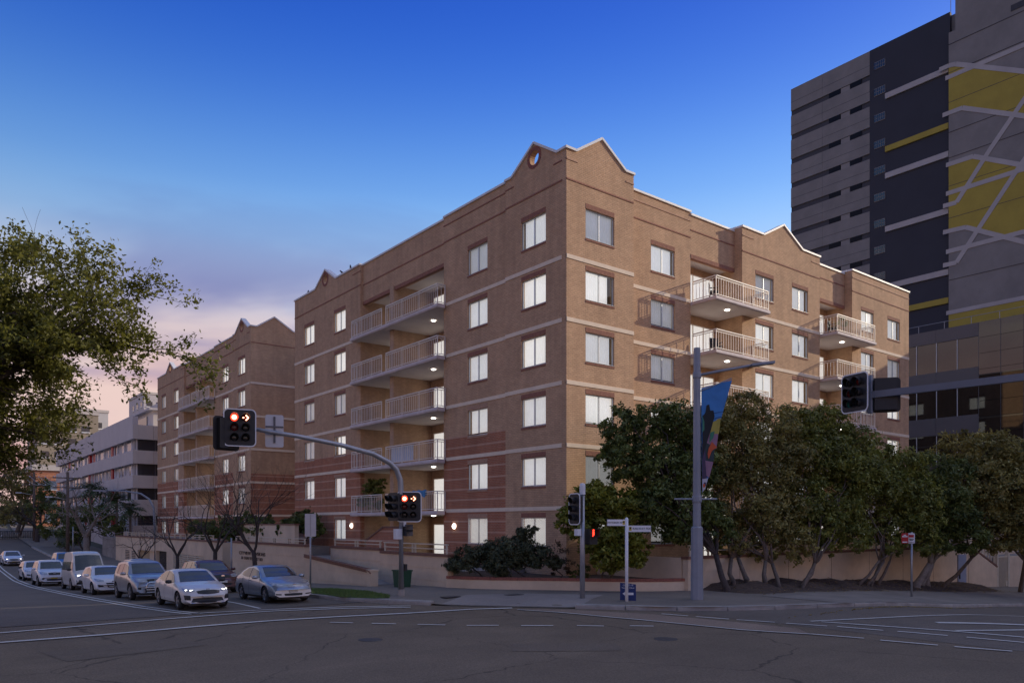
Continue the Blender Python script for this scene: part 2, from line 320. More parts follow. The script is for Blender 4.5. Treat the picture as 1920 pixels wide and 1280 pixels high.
# ------------------------------------------------------------------ ground, roads, pavements
def asphalt(name, col, agg=.25, crack=True, warm=None):
    m = pmat(name, col, .82, .10, .5, spec=.35); t = m.node_tree; b = t.nodes['Principled BSDF']; l = t.links.new
    src = b.inputs['Base Color'].links[0].from_socket; geo = nn(t, 'ShaderNodeNewGeometry')
    def mul(s, fac_socket, lo, hi, a, c):
        r_ = ramp(t, [(a, (lo,)*3), (c, (hi,)*3)], 'LINEAR'); l(fac_socket, r_.inputs[0])
        mu = nn(t, 'ShaderNodeMix', data_type='RGBA', blend_type='MULTIPLY'); mu.inputs['Factor'].default_value = 1
        l(s, mu.inputs['A']); l(r_.outputs[0], mu.inputs['B']); return mu.outputs['Result']
    g = nn(t, 'ShaderNodeTexNoise'); g.inputs['Scale'].default_value = 26; g.inputs['Detail'].default_value = 5; g.inputs['Roughness'].default_value = .8; l(geo.outputs['Position'], g.inputs['Vector'])
    src = mul(src, g.outputs['Fac'], 1-agg*1.6, 1+agg*1.6, .33, .67)
    g2 = nn(t, 'ShaderNodeTexNoise'); g2.inputs['Scale'].default_value = .22; g2.inputs['Detail'].default_value = 8; g2.inputs['Roughness'].default_value = .62; g2.inputs['Distortion'].default_value = .8; l(geo.outputs['Position'], g2.inputs['Vector'])
    src = mul(src, g2.outputs['Fac'], .86, 1.12, .3, .7)
    # tyre-polished streaks along the traffic
    mpn = nn(t, 'ShaderNodeMapping'); mpn.inputs['Rotation'].default_value = (0, 0, R(32)); mpn.inputs['Scale'].default_value = (.05, 1.6, 1); l(geo.outputs['Position'], mpn.inputs[0])
    g3 = nn(t, 'ShaderNodeTexNoise'); g3.inputs['Scale'].default_value = 1.3; g3.inputs['Detail'].default_value = 4; l(mpn.outputs[0], g3.inputs['Vector'])
    src = mul(src, g3.outputs['Fac'], .95, 1.05, .3, .7)
    if crack:
        ds = nn(t, 'ShaderNodeTexNoise'); ds.inputs['Scale'].default_value = 1.6; ds.inputs['Detail'].default_value = 5; l(geo.outputs['Position'], ds.inputs['Vector'])
        ad = nn(t, 'ShaderNodeVectorMath', operation='MULTIPLY_ADD'); ad.inputs[1].default_value = (.7, .7, 0); l(ds.outputs['Color'], ad.inputs[0]); l(geo.outputs['Position'], ad.inputs[2])
        vo = nn(t, 'ShaderNodeTexVoronoi', feature='DISTANCE_TO_EDGE'); vo.inputs['Scale'].default_value = .16; ol = nn(t, 'ShaderNodeVectorMath', operation='ADD'); ol.inputs[1].default_value = (11.3, 4.1, 0); l(ad.outputs[0], ol.inputs[0]); l(ol.outputs[0], vo.inputs['Vector'])
        cm_ = nn(t, 'ShaderNodeTexNoise'); cm_.inputs['Scale'].default_value = .35; cm_.inputs['Detail'].default_value = 3; l(geo.outputs['Position'], cm_.inputs['Vector'])
        rr = ramp(t, [(.44, (0,)*3), (.6, (.003,)*3)], 'LINEAR'); l(cm_.outputs['Fac'], rr.inputs[0])
        dv = nn(t, 'ShaderNodeMath', operation='SUBTRACT'); l(vo.outputs['Distance'], dv.inputs[0]); l(rr.outputs[0], dv.inputs[1])
        src = mul(src, dv.outputs[0], .5, 1.0, 0.0, .0035)
    l(src, b.inputs['Base Color'])
    bp = nn(t, 'ShaderNodeBump'); bp.inputs['Strength'].default_value = .35; bp.inputs['Distance'].default_value = .012
    l(g.outputs['Fac'], bp.inputs['Height']); l(bp.outputs[0], b.inputs['Normal'])
    return m
M_asphL = asphalt('left_street_asphalt', (.135, .11, .086), .2, False)
M_asph = asphalt('junction_asphalt', (.165, .123, .082), .3)
M_asphR = asphalt('right_street_asphalt', (.15, .122, .096), .22, False)
M_brown = asphalt('brown_road_seal', (.255, .185, .135), .2, False)
M_path = asphalt('footpath_asphalt', (.21, .176, .142), .18, False)
M_line = pmat('worn_road_paint', (.72, .69, .63), .7, .2, 14, dirt=.2)
M_earth = pmat('dry_ground', (.10, .095, .06), .95, .3, .6, bump=.5, bscale=3)
M_grass = pmat('lawn_soil', (.06, .085, .022), .95, .35, 4)

M_pathc = pmat('footpath_concrete', (.25, .215, .18), .85, .14, 1.3, bump=.2, bscale=30, dirt=.2)
def sheet(name, xs, ys, dz, mat, **kw):
    nx, ny = len(xs), len(ys)
    bz = [interp(x, BX) for x in xs]; az = [interp(y, AY) for y in ys]
    v = []
    for j, y in enumerate(ys):
        for i, x in enumerate(xs):
            v.append((x, y, .24+az[j]+bz[i]-.07*max(0, min(7, -6.8-y))*sm((x-1)/12)+dz))
    f = [(j*nx+i, j*nx+i+1, (j+1)*nx+i+1, (j+1)*nx+i) for j in range(ny-1) for i in range(nx-1)]
    mb = MB(); mb.v = v; mb.f = f; mb.m = [0]*len(f)
    return solo(name, mb, mat, smooth=True, fix=False, **kw)
def span(a, b, st): n = max(1, int(round((b-a)/st))); return [a+(b-a)*i/n for i in range(n+1)]
gx = [-1800, -700, -300, -120, -60]+span(-40, 60, 2)+[70, 85, 110, 150, 220, 300, 450, 900, 1800]
gy = [-1500, -500, -200, -90, -60]+span(-40, 100, 2)+[110, 120, 135, 150, 170, 200, 240, 300, 420, 600, 900, 1800]
sheet('ground', gx, gy, -.06, M_earth, kind='structure')
roadL = sheet('road', span(-24.6, -9, 1.2), span(.0, 100, 1)+[110, 120, 130, 145, 160, 180, 200, 240], .012, M_asphL, kind='structure')
road = sheet('road', span(-60, -30, 3)+span(-29, -3.0, 1), span(-45, 1.0, 1), 0.0, M_asph, kind='structure')
roadR = sheet('road', span(-3.6, 40, 1)+span(44, 100, 4), span(-45, -9, 1), .006, M_asphR, kind='structure')

def subdiv_poly(poly, step=1.0):
    bm = bmesh.new(); bm.faces.new([bm.verts.new((x, y, 0)) for x, y in poly])
    xs = [p[0] for p in poly]; ys = [p[1] for p in poly]
    for ax, lo, hi in ((0, min(xs), max(xs)), (1, min(ys), max(ys))):
        c = math.ceil(lo/step)*step
        while c < hi:
            co = (c, 0, 0) if ax == 0 else (0, c, 0); no = (1, 0, 0) if ax == 0 else (0, 1, 0)
            bmesh.ops.bisect_plane(bm, geom=bm.verts[:]+bm.edges[:]+bm.faces[:], plane_co=co, plane_no=no, dist=1e-5)
            c += step if c < 90 else 8
    bmesh.ops.triangulate(bm, faces=[f for f in bm.faces if len(f.verts) > 4])
    bm.verts.index_update()
    v = [(a.co.x, a.co.y) for a in bm.verts]; f = [tuple(a.index for a in fc.verts) for fc in bm.faces]; bm.free()
    return v, f
def patch(name, poly, hfun, mat, step=1.0, parent=None, skirt=0, **kw):
    v, f = subdiv_poly(poly, step); mb = MB(); mb.v = [(x, y, hfun(x, y)) for x, y in v]; mb.f = f; mb.m = [0]*len(f)
    if parent is not None: return part(name, mb, mat, parent, smooth=False, fix=False)
    return solo(name, mb, mat, fix=False, **kw)
KERB = [(-5.8,174),(-10.2,112),(-11,88),(-11,70),(-11.2,30),(-11.2,6),(-11.1,2.5),(-10.6,.6),(-9.9,-.9),(-9.0,-2.35),(-7.9,-3.8),(-6.4,-5.5),(-5.0,-7.1),
        (-3.8,-8.9),(-2.6,-9.9),(-1.0,-10.8),(.6,-11.5),(2.5,-12.1),(5,-12.4),(11.4,-12.5),(19,-12.4),(40,-12.4),(90,-12.4)]
def seg_d(p, a, b):
    ax, ay = a; bx_, by = b; t = ((p[0]-ax)*(bx_-ax)+(p[1]-ay)*(by-ay))/((bx_-ax)**2+(by-ay)**2); t = max(0, min(1, t))
    return math.hypot(p[0]-ax-t*(bx_-ax), p[1]-ay-t*(by-ay))
def path_h(x, y):
    d = seg_d((x, y), (-8.2, -3.5), (-5.9, -6.1))
    return gz(x, y)+.02+.12*sm((d-.3)/2.2)
fp_poly = KERB+[(90,-4.0),(3,-4.0),(-1,-1.5),(-4.0,3),(-4.2,8),(-4.2,174)]
footpath = patch('footpath', fp_poly, path_h, M_path, 1.0, kind='structure')
# concrete infill patches on the footpath near the ramp and right kerb side
pv = patch('ramp_apron', [(-8.6,-2.7),(-5.4,-6.5),(-2.2,-4.6),(-4.2,-2.2),(-6.4,-1.2)], lambda x, y: path_h(x, y)+.012, asphalt('pale_apron', (.29, .25, .22), .15, False), .7, parent=footpath)
patch('concrete_strip', [(2.4,-12.0),(5,-12.28),(11.4,-12.38),(19,-12.28),(60,-12.28),(60,-8.6),(24,-8.6),(2.4,-8.6)], lambda x, y: path_h(x, y)+.012, M_pathc, 1.0, parent=footpath)
# kerb stones, one by one
def resample(pts, st):
    out = [pts[0]]; carry = 0
    for a, b in zip(pts, pts[1:]):
        l = math.hypot(b[0]-a[0], b[1]-a[1]); t = st-carry
        while t <= l: out.append((a[0]+(b[0]-a[0])*t/l, a[1]+(b[1]-a[1])*t/l)); t += st
        carry = l-(t-st)
    return out
kp = resample(KERB[2:], 1.75)
for a, b in zip(kp, kp[1:]):
    mid = ((a[0]+b[0])/2, (a[1]+b[1])/2)
    if seg_d(mid, (-8.2, -3.5), (-5.9, -6.1)) < 1.3 or a[0] > 62: continue
    d = Vector((b[0]-a[0], b[1]-a[1], 0)); l = d.length; d /= l; n_ = Vector((d.y, -d.x, 0))   # outward, to the road
    q = MB(); g_ = .012
    pr = [(-.10, -.10), (.03, -.10), (.02, .095), (-.005, .145), (-.26, .152), (-.26, -.1)]
    vs_ = []
    for e, s_ in ((a, g_), (b, -g_)):
        ex, ey = e[0]+d.x*s_, e[1]+d.y*s_
        for (o_, h) in pr: vs_.append((ex+n_.x*-o_*-1, ey+n_.y*o_, gz(ex, ey)+h))
    k = len(pr)
    q.add(vs_, [(i, (i+1) % k, k+(i+1) % k, k+i) for i in range(k)]+[tuple(range(k)), tuple(reversed(range(k, 2*k)))])
    part('kerb_stone', q, M_kerb, footpath)
def ribbon(name, pts, wd, parent, dz=.024, st=.8, mat=None):
    p = resample(pts, st); p = p+[pts[-1]] if math.hypot(p[-1][0]-pts[-1][0], p[-1][1]-pts[-1][1]) > .02 else p
    mb = MB()
    for i, (x, y) in enumerate(p):
        a = p[max(i-1, 0)]; b = p[min(i+1, len(p)-1)]; d = Vector((b[0]-a[0], b[1]-a[1])).normalized()
        for s_ in (-1, 1):
            qx, qy = x-d.y*s_*wd/2, y+d.x*s_*wd/2; mb.v.append((qx, qy, gz(qx, qy)+dz))
    for i in range(len(p)-1): mb.f.append((2*i, 2*i+1, 2*i+3, 2*i+2)); mb.m.append(0)
    return part(name, mb, mat or M_line, parent, fix=False)
dl = [(-11.5,120),(-14.5,95),(-16.4,72),(-17.0,56.4),(-17.48,39.5),(-17.64,29.1),(-17.6,18.1),(-17.55,8.9),(-17.3,3.3),(-16.8,.97),(-16.42,-.08)]
for o_ in (-.16, .16): ribbon('centre_line', [(x+o_, y) for x, y in dl], .11, roadL, .024)
ribbon('stop_line', [(-16.35,.05),(-14.15,-.29),(-11.76,-1.09),(-9.65,-2.31)], .13, road)
ribbon('crossing_line', [(-24.5,-1.5),(-21.9,-1.39),(-17.43,-.91),(-14.35,-.78),(-11.95,-1.55),(-9.9,-2.72)], .15, road)
ribbon('crossing_line', [(-24.5,-3.3),(-22.07,-3.4),(-19.71,-3.5),(-16.87,-3.3),(-14.98,-3.37),(-13.02,-3.69),(-10.98,-4.2),(-9.7,-4.42),(-8.74,-4.5),(-7.23,-5.12)], .2, road)
ribbon('lane_line', [(-14.2,.2),(-14.25,5.5)], .11, roadL)
D = [(-13.94,-4.83),(-13.46,-5.37),(-13.08,-5.82),(-12.58,-6.37),(-12.14,-6.87),(-11.57,-7.47),(-11.15,-7.95),(-10.4,-8.5),(-9.93,-8.95),(-9.2,-9.52),(-8.67,-9.95),(-8.12,-10.5),(-7.5,-10.93),(-7.01,-11.4)]
for i in range(0, len(D), 2): ribbon('turning_dash', [D[i], D[i+1]], .11, road, st=.3)
D = [(-4.49,-9.52),(-4.27,-10.44),(-4.22,-10.7),(-3.94,-11.75),(-3.87,-11.98),(-3.51,-13.07)]
for i in range(0, len(D), 2): ribbon('turning_dash', [D[i], D[i+1]], .10, road, st=.3)
D = [(-3.44,-13.4),(-3.08,-14.49),(-2.96,-14.73),(-2.72,-15.93),(-2.6,-16.27),(-2.37,-17.47),(-2.3,-17.9),(-2.15,-19.16)]
for i in range(0, len(D), 2): ribbon('lane_dash', [D[i], D[i+1]], .11, roadR, st=.3)
D = [(-4.93,-15.07),(-4.57,-16.34),(-4.56,-16.76),(-4.27,-18.02),(-4.2,-18.37),(-3.85,-19.48)]
for i in range(0, len(D), 2): ribbon('lane_dash', [D[i], D[i+1]], .11, road, st=.3)
ribbon('lane_line', [(-2.44,-13.6),(1.8,-15.1),(6.48,-16.4),(16,-16.9),(40,-17)], .13, roadR)
ribbon('lane_line', [(-2.31,-13.87),(-1.37,-17.1),(-1.12,-18.82),(-1.0,-24)], .13, roadR)
ribbon('island_bar', [(.2,-16.1),(1.1,-17.0),(1.9,-18.2)], .30, roadR)
ribbon('island_bar', [(-1.2,-17.2),(.48,-18.35),(2.2,-19.4)], .16, roadR)
strip = [(-7.4,-5.62),(-6.75,-7.35),(-6.48,-9.05),(-6.16,-10.33),(-6.02,-11.25),(-5.66,-13.58),(-4.95,-15.1),(-4.15,-14.2),(-4.45,-11.6),(-4.75,-9.5),(-5.6,-7.5),(-6.6,-5.9)]
patch('crossing_strip', strip, lambda x, y: gz(x, y)+.014, M_brown, 1.0, parent=road)
ribbon('crossing_line', strip[:7], .09, road)
# lane arrows on the reserved lane
for (px_, py_) in ((5.5, -14.6),):
    pass
# garden bed along the right wall
def bed_h(x, y):
    t = max(0, min(1, (y+8.4)/1.6)); n_ = .10*math.sin(x*1.7)+.07*math.sin(x*3.9+1)+.05*math.sin(y*5+x*2.3)
    t *= sm((x-2.2)/1.6)*sm((29.8-x)/1.6)
    return gz(x, y)+.10+t*(.26+n_)
bed = patch('garden_bed', [(2.4,-5.2),(2.0,-6.4),(2.6,-7.6),(4,-8.3),(12,-8.5),(20,-8.4),(27,-8.2),(29.5,-7.4),(30,-5.2)], bed_h, M_mulch, .45, kind='structure')
# leaf litter: in the gutter and on the bed
lit = MB(); r_ = random.Random(3)
for i in range(900):
    if i < 330:
        x = r_.gauss(6.2, 3.2); y = -12.62-abs(r_.gauss(0, .12)); z = gz(x, y)+.012
    else:
        x = r_.uniform(2.6, 29); y = r_.uniform(-8.7, -6.2); z = (bed_h(x, y) if y > -8.4 else path_h(x, y)+.012)+.02
    a = r_.uniform(0, 6.3); s_ = r_.uniform(.03, .065); c, d_ = math.cos(a)*s_, math.sin(a)*s_
    lit.add([(x-c, y-d_, z), (x+d_*.5, y-c*.5, z+.015), (x+c, y+d_, z), (x-d_*.5, y+c*.5, z+.02)], [(0, 1, 2, 3)])
solo('leaf_litter', lit, pmat('fallen_leaves', (.30, .21, .06), .8, .5, 9), 'yellow brown fallen leaves scattered in the gutter and on the mulch', 'leaves', kind='stuff', fix=False)
# grass verge at the kerb by the silver sedan
gv = [(-10.75,.9),(-10.0,-.35),(-9.45,-.4),(-8.9,.5),(-8.7,2.4),(-8.9,6),(-9.0,12),(-10.9,12),(-10.9,3)]
patch('grass_verge', gv, lambda x, y: path_h(x, y)+.015, M_grass, .7, kind='structure')
gr = MB()
xs_ = [p[0] for p in gv]; ys_ = [p[1] for p in gv]
def inside(x, y, poly):
    c = False; j = len(poly)-1
    for i in range(len(poly)):
        if (poly[i][1] > y) != (poly[j][1] > y) and x < (poly[j][0]-poly[i][0])*(y-poly[i][1])/(poly[j][1]-poly[i][1])+poly[i][0]: c = not c
        j = i
    return c
for i in range(9000):
    x, y = r_.uniform(-10.9, -8.7), r_.uniform(-.5, 6)
    if not inside(x, y, gv): continue
    z = path_h(x, y); a = r_.uniform(0, 6.3); h = r_.uniform(.04, .10); wd = .012
    gr.add([(x-math.cos(a)*wd, y-math.sin(a)*wd, z), (x+math.cos(a)*wd, y+math.sin(a)*wd, z), (x+r_.uniform(-.04, .04), y+r_.uniform(-.04, .04), z+h)], [(0, 1, 2)])
solo('verge_grass', gr, pmat('grass_blades', (.115, .175, .035), .7, .4, 5), 'short green grass on the verge beside the silver sedan', 'grass', kind='stuff', fix=False)
# service covers and asphalt repairs
M_iron = pmat('cast_iron', (.055, .05, .048), .6, .3, 12)
for x, y in ((-7.4, -1.5), (-5.0, -2.4)):
    part('service_cover', MB().box(x-.34, x+.34, y-.22, y+.22, path_h(x, y)+.014, path_h(x, y)+.03), M_iron, footpath)
for x, y in ((-14.6, -8.6), (-8.6, -13.2)): part('manhole_cover', MB().lathe([(0, .012), (.30, .012), (.31, .0)], 20, (x, y, gz(x, y))), M_iron, road)
M_patch = asphalt('dark_asphalt_repair', (.15, .114, .080), .25, False)
patch('asphalt_repair', [(-21.5,-5.6),(-18.4,-5.2),(-18.1,-6.9),(-21.2,-7.4)], lambda x, y: gz(x, y)+.007, M_patch, 1.0, parent=road)
patch('asphalt_repair', [(-12.2,-11.3),(-10.1,-12.9),(-10.8,-13.8),(-12.9,-12.3)], lambda x, y: gz(x, y)+.007, M_patch, 1.0, parent=road)
patch('asphalt_repair', [(-14.0,-1.7),(-9.9,-3.3),(-10.2,-4.1),(-14.2,-2.8)], lambda x, y: gz(x, y)+.007, M_patch, 1.0, parent=road)
# ------------------------------------------------------------------ brick apartment buildings
FL = [1.02, 3.92, 6.82, 9.72, 12.62, 15.52]; TOP = 20.45; PK = 21.52
WC = {}
def win_meshes(wd, h, var, lint):
    key = (wd, h, var, lint)
    if key in WC: return WC[key]
    f = MB(); t = .05; a = wd/2
    f.box(-a, a, .075, .15, 0, t); f.box(-a, a, .075, .15, h-t, h); f.box(-a, -a+t, .078, .15, t, h-t); f.box(a-t, a, .078, .15, t, h-t)
    f.box(-.035, .035, .085, .145, t, h-t)
    f.box(-a-.002, a+.002, .0, .075, -.03, .012)
    p = MB(); p.add([(-a+t, .115, t), (-.035, .115, t), (-.035, .115, h-t), (-a+t, .115, h-t)], [(0,1,2,3)]); p.add([(.035, .125, t), (a-t, .125, t), (a-t, .125, h-t), (.035, .125, h-t)], [(0,1,2,3)])
    b = MB(); q = random.Random(hash((var, 5)) & 255)
    lo, hi = {0: (-a, a), 1: (-a+.24, a), 2: (-a, a-.28), 3: (-a, a), 4: (-a, a), 5: (-a+.14, a-.16), 6: (-a, a), 7: (-a+.1, a-.12), 8: (-a, a-.14)}[var]
    zb = {3: .14, 4: .0}.get(var, .02)
    n = 26; vs_ = []
    for i in range(n+1):
        x = lo+(hi-lo)*i/n; d = .22+(.022 if i % 2 else 0)+q.uniform(0, .008); vs_ += [(x, d, zb+(.0 if var != 4 else (.1 if x < 0 else .0))), (x, d, h)]
    b.add(vs_, [(2*i, 2*i+2, 2*i+3, 2*i+1) for i in range(n)])
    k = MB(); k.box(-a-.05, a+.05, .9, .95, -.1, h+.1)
    l_ = MB(); sl_ = MB(); nb = int(wd/.087)
    for i in range(nb):
        x = -a+wd*i/nb; l_.box(x+.005, x+wd/nb-.005, -.014, .05, h+.003, h+.225)
        sl_.box(x+.005, x+wd/nb-.005, -.03, .05, -.125, -.033)
    WC[key] = [m_.mesh(nm, mt, fix=(nm != 'pane')) for m_, nm, mt in ((f, 'window', M_alu), (p, 'pane', M_glass), (b, 'blind', {6: M_blind2, 7: M_blind3, 8: M_blind3, 3: M_blind2}.get(var, M_blind)), (k, 'room_shade', M_inside), (l_, 'lintel_bricks', M_lint if lint else M_lintt), (sl_, 'sill_bricks', M_lint if lint else M_lintt))]
    return WC[key]
GRC = {}
def window(parent, x, y, z, face, wd, h, lint=True, grille=False, seed=0):
    rz = 0 if face == 'y' else R(-90)
    if face == 'y+': rz = R(180)
    q = random.Random(seed*7919+int(x*31)+int(y*17)+int(z*13)); var = q.choice([0, 1, 2, 3, 4, 5, 6, 7, 8, 8, 7, 6, 5])
    ms = win_meshes(wd, h, 0 if grille else var, lint)
    o = inst('window', ms[0], parent, (x, y, z), rz)
    for me, nm in zip(ms[1:], ('pane', 'blind', 'room_back', 'lintel_bricks', 'sill_bricks')):
        link(nm, me, o)
    if grille:
        if (wd, h) not in GRC:
            g = MB(); a = wd/2; s_ = .12; k = -h
            while k < wd:
                for sg in (1, -1):
                    x0 = k; x1 = k+h
                    t0 = max(0, -x0); t1 = min(h, wd-x0)
                    if t1 > t0:
                        if sg > 0: g.bar((-a+x0+t0, .03, t0), (-a+x0+t1, .03, t1), .014, .014)
                        else: g.bar((-a+x0+t0, .045, h-t0), (-a+x0+t1, .045, h-t1), .014, .014)
                k += s_
            g.box(-a, a, .02, .05, 0, .03); g.box(-a, a, .02, .05, h-.03, h); g.box(-a, -a+.03, .022, .05, .03, h-.03); g.box(a-.03, a, .022, .05, .03, h-.03)
            GRC[(wd, h)] = g.mesh('security_grille', M_rail)
        link('security_grille', GRC[(wd, h)], o)
    return o
def rect(a, b, c, d): return [(a, c), (b, c), (b, d), (a, d)]
def circle(cy, cz, r_, n=20): return [(cy+r_*math.cos(2*math.pi*i/n), cz+r_*math.sin(2*math.pi*i/n)) for i in range(n)]
def gable_top(u0, u1, ga, gb, gp, top=TOP): return [(u1, top), (gb, top), (gp, PK), (ga, top), (u0, top)]
def coping(root, axis, pts, c, thick=.42, ov=.07):
    mb = MB()
    for a, b in zip(pts, pts[1:]):
        if axis == 'x': mb.bar((c+thick/2-ov, a[0], a[1]+.055), (c+thick/2-ov, b[0], b[1]+.055), thick, .11)
        else: mb.bar((a[0], c+thick/2-ov, a[1]+.055), (b[0], c+thick/2-ov, b[1]+.055), thick, .11)
    return part('coping', mb, M_cope, root)
def band(root, axis, u0, u1, c, z, h, proud, mat, name):
    mb = MB()
    if axis == 'x': mb.box(c-proud, c+.05, u0, u1, z-h/2, z+h/2)
    else: mb.box(u0, u1, c-proud, c+.05, z-h/2, z+h/2)
    return part(name, mb, mat, root)
BAL = MB().box(-.011, .011, -.011, .011, 0, .87).mesh('baluster', M_rail)
bal_left = [296]
def rail_run(balcony, p, q, z, individually, n_panel, joined, first=True, dz=0):
    """a straight balustrade from p to q: posts and rails in `joined`, balusters one by one or joined"""
    p, q = Vector((p[0], p[1], z)), Vector((q[0], q[1], z)); d = q-p; l = d.length
    U = Vector((0,0,1))
    V_ = U*dz; e_ = (q-p).normalized()*(0 if first else .0385)
    joined.bar(p+e_+U*1.1+V_, q+U*1.1+V_, .075, .05); joined.bar(p+e_+U*.985+V_, q+U*.985+V_, .035, .035); joined.bar(p+e_+U*.10+V_, q+U*.10+V_, .035, .035)
    for i in range(0 if first else 1, n_panel+1):
        c = p+d*(i/n_panel); joined.box(c.x-.022, c.x+.022, c.y-.022, c.y+.022, z, z+1.075)
    extra = MB(); n = max(2, int(l/.215))
    for i in range(1, n):
        c = p+d*(i/n)
        if individually and bal_left[0] > 0:
            inst('baluster', BAL, balcony, (c.x, c.y, z+.112)); bal_left[0] -= 1
        else: extra.box(c.x-.011, c.x+.011, c.y-.011, c.y+.011, z+.11, z+.975)
    return extra
LIGHT = MB().lathe([(0, -.05), (.10, -.048), (.135, -.025), (.14, 0)], 14).mesh('ceiling_light', M_lamp, smooth=True)
def door(root, axis, u0, u1, c, z, h=2.15, mat=None, n=3, name='sliding_door', cells=None):
    f = MB(); cur = MB(); gl = MB(); wd = (u1-u0)/n
    for i in range(n+1):
        u = u0+wd*i
        b = (u-.03, u+.03)
        f.box(*( (c-.07, c-.01, b[0], b[1]) if axis == 'x' else (b[0], b[1], c-.07, c-.01)), z, z+h)
    for zz in (z, z+h-.06): f.box(*((c-.066, c-.01, u0-.03, u1+.03) if axis == 'x' else (u0-.03, u1+.03, c-.066, c-.01)), zz, zz+.06)
    m_ = 10*n; vs_ = []
    for i in range(m_+1):
        u = u0+(u1-u0)*i/m_; d = c-.02-(.015 if i % 2 else 0)
        vs_ += [(d, u, z+.05), (d, u, z+h-.05)] if axis == 'x' else [(u, d, z+.05), (u, d, z+h-.05)]
    cur.add(vs_, [(2*i, 2*i+2, 2*i+3, 2*i+1) for i in range(m_)])
    d = c-.05
    gl.add([(d, u1, z), (d, u0, z), (d, u0, z+h), (d, u1, z+h)] if axis == 'x' else [(u0, d, z), (u1, d, z), (u1, d, z+h), (u0, d, z+h)], [(0,1,2,3)])
    o = part(name, f, M_rail, root); part('curtain', cur, mat or M_door, o); part('pane', gl, M_glass, o, fix=False)
    return o
def left_wing(root, oy, main):
    holes = lambda yc, wd, fl: [rect(yc+oy-wd/2, yc+oy+wd/2, FL[k]+1.1, FL[k]+2.48) for k in fl]
    # corner block, middle, end block
    S = lambda *a: [(u+oy, z) for u, z in a]
    y0 = .3 if main else .3
    mb = MB().prism('x', S((y0, -2.0), (4.56, -2.0))+[(u+oy, z) for u, z in gable_top(y0, 4.56, .63, 4.03, 2.3)], 0, .3,
                    holes(2.375, 1.85, range(6))+[circle(2.3+oy, 20.86, .34)])
    part('wall', mb, M_tan, root)
    rg = MB(); c = (2.3+oy, 20.86)
    for i in range(22):
        a0, a1 = 2*math.pi*(i+.06)/22, 2*math.pi*(i+.94)/22
        P = [(c[0]+r_*math.cos(a), c[1]+r_*math.sin(a)) for r_, a in ((.345, a0), (.52, a0), (.52, a1), (.345, a1))]
        rg.prism('x', P, -.02, .31)
    part('oculus_ring', rg, M_capbr, root)
    mb = MB().prism('x', rect(4.56+oy, 10.4+oy, 8.0, TOP), .12, .42, holes(7.16, 1.8, (3, 4, 5))+[rect(7.16+oy-.9, 7.16+oy+.9, 8.02, FL[2]+2.48)]); part('wall', mb, M_tan, root)
    mb = MB().prism('x', rect(4.56+oy, 10.4+oy, -2, 7.998), .12, .42, holes(7.16, 1.8, (0, 1))+[rect(7.16+oy-.9, 7.16+oy+.9, FL[2]+1.1, 7.99)]); part('wall', mb, M_red, root, label='red brick lower wall with tan stripes')
    mb = MB().prism('x', rect(20.3+oy, 31.2+oy, 8.0, 20.0)[:2]+[(31.2+oy, TOP-.05)]+[(27.4+oy, TOP-.05), (25.7+oy, PK-.1), (24.0+oy, TOP-.05), (20.3+oy, TOP-.05)], 0, .3,
                    holes(23.37, 1.78, (3, 4, 5))+holes(28.5, 1.8, (3, 4, 5))+[rect(23.37+oy-.89, 23.37+oy+.89, 8.02, FL[2]+2.48), rect(28.5+oy-.9, 28.5+oy+.9, 8.02, FL[2]+2.48), circle(25.7+oy, 20.8, .34)]); part('wall', mb, M_tan, root)
    mb = MB().prism('x', rect(20.3+oy, 31.2+oy, -2, 7.998), 0, .3, holes(23.37, 1.78, (0, 1))+holes(28.5, 1.8, (0, 1))+[rect(23.37+oy-.89, 23.37+oy+.89, FL[2]+1.1, 7.99), rect(28.5+oy-.9, 28.5+oy+.9, FL[2]+1.1, 7.99)]); part('wall', mb, M_red, root, label='red brick lower wall with tan stripes')
    rg = MB(); c = (25.7+oy, 20.8)
    for i in range(22):
        a0, a1 = 2*math.pi*(i+.06)/22, 2*math.pi*(i+.94)/22
        rg.prism('x', [(c[0]+r_*math.cos(a), c[1]+r_*math.sin(a)) for r_, a in ((.345, a0), (.52, a0), (.52, a1), (.345, a1))], -.02, .31)
    part('oculus_ring', rg, M_capbr, root)
    # bay of balconies
    part('wall', MB().prism('x', rect(10.4+oy, 20.3+oy, 17.78, 20.38), .2, .5), M_tan, root)
    l_ = MB(); n = 110
    for i in range(n): u = 10.4+oy+9.9*i/n; l_.box(.18, .4, u+.006, u+.084, 17.77, 17.99)
    part('lintel', l_, M_lint, root)
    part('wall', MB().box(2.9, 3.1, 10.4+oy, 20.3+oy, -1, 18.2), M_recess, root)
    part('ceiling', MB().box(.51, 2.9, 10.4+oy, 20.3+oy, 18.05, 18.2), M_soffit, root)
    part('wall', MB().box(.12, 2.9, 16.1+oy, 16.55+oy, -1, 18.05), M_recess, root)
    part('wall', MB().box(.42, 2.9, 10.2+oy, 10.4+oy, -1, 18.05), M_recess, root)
    part('wall', MB().box(.3, 2.9, 20.3+oy, 20.5+oy, -1, 18.05), M_recess, root)
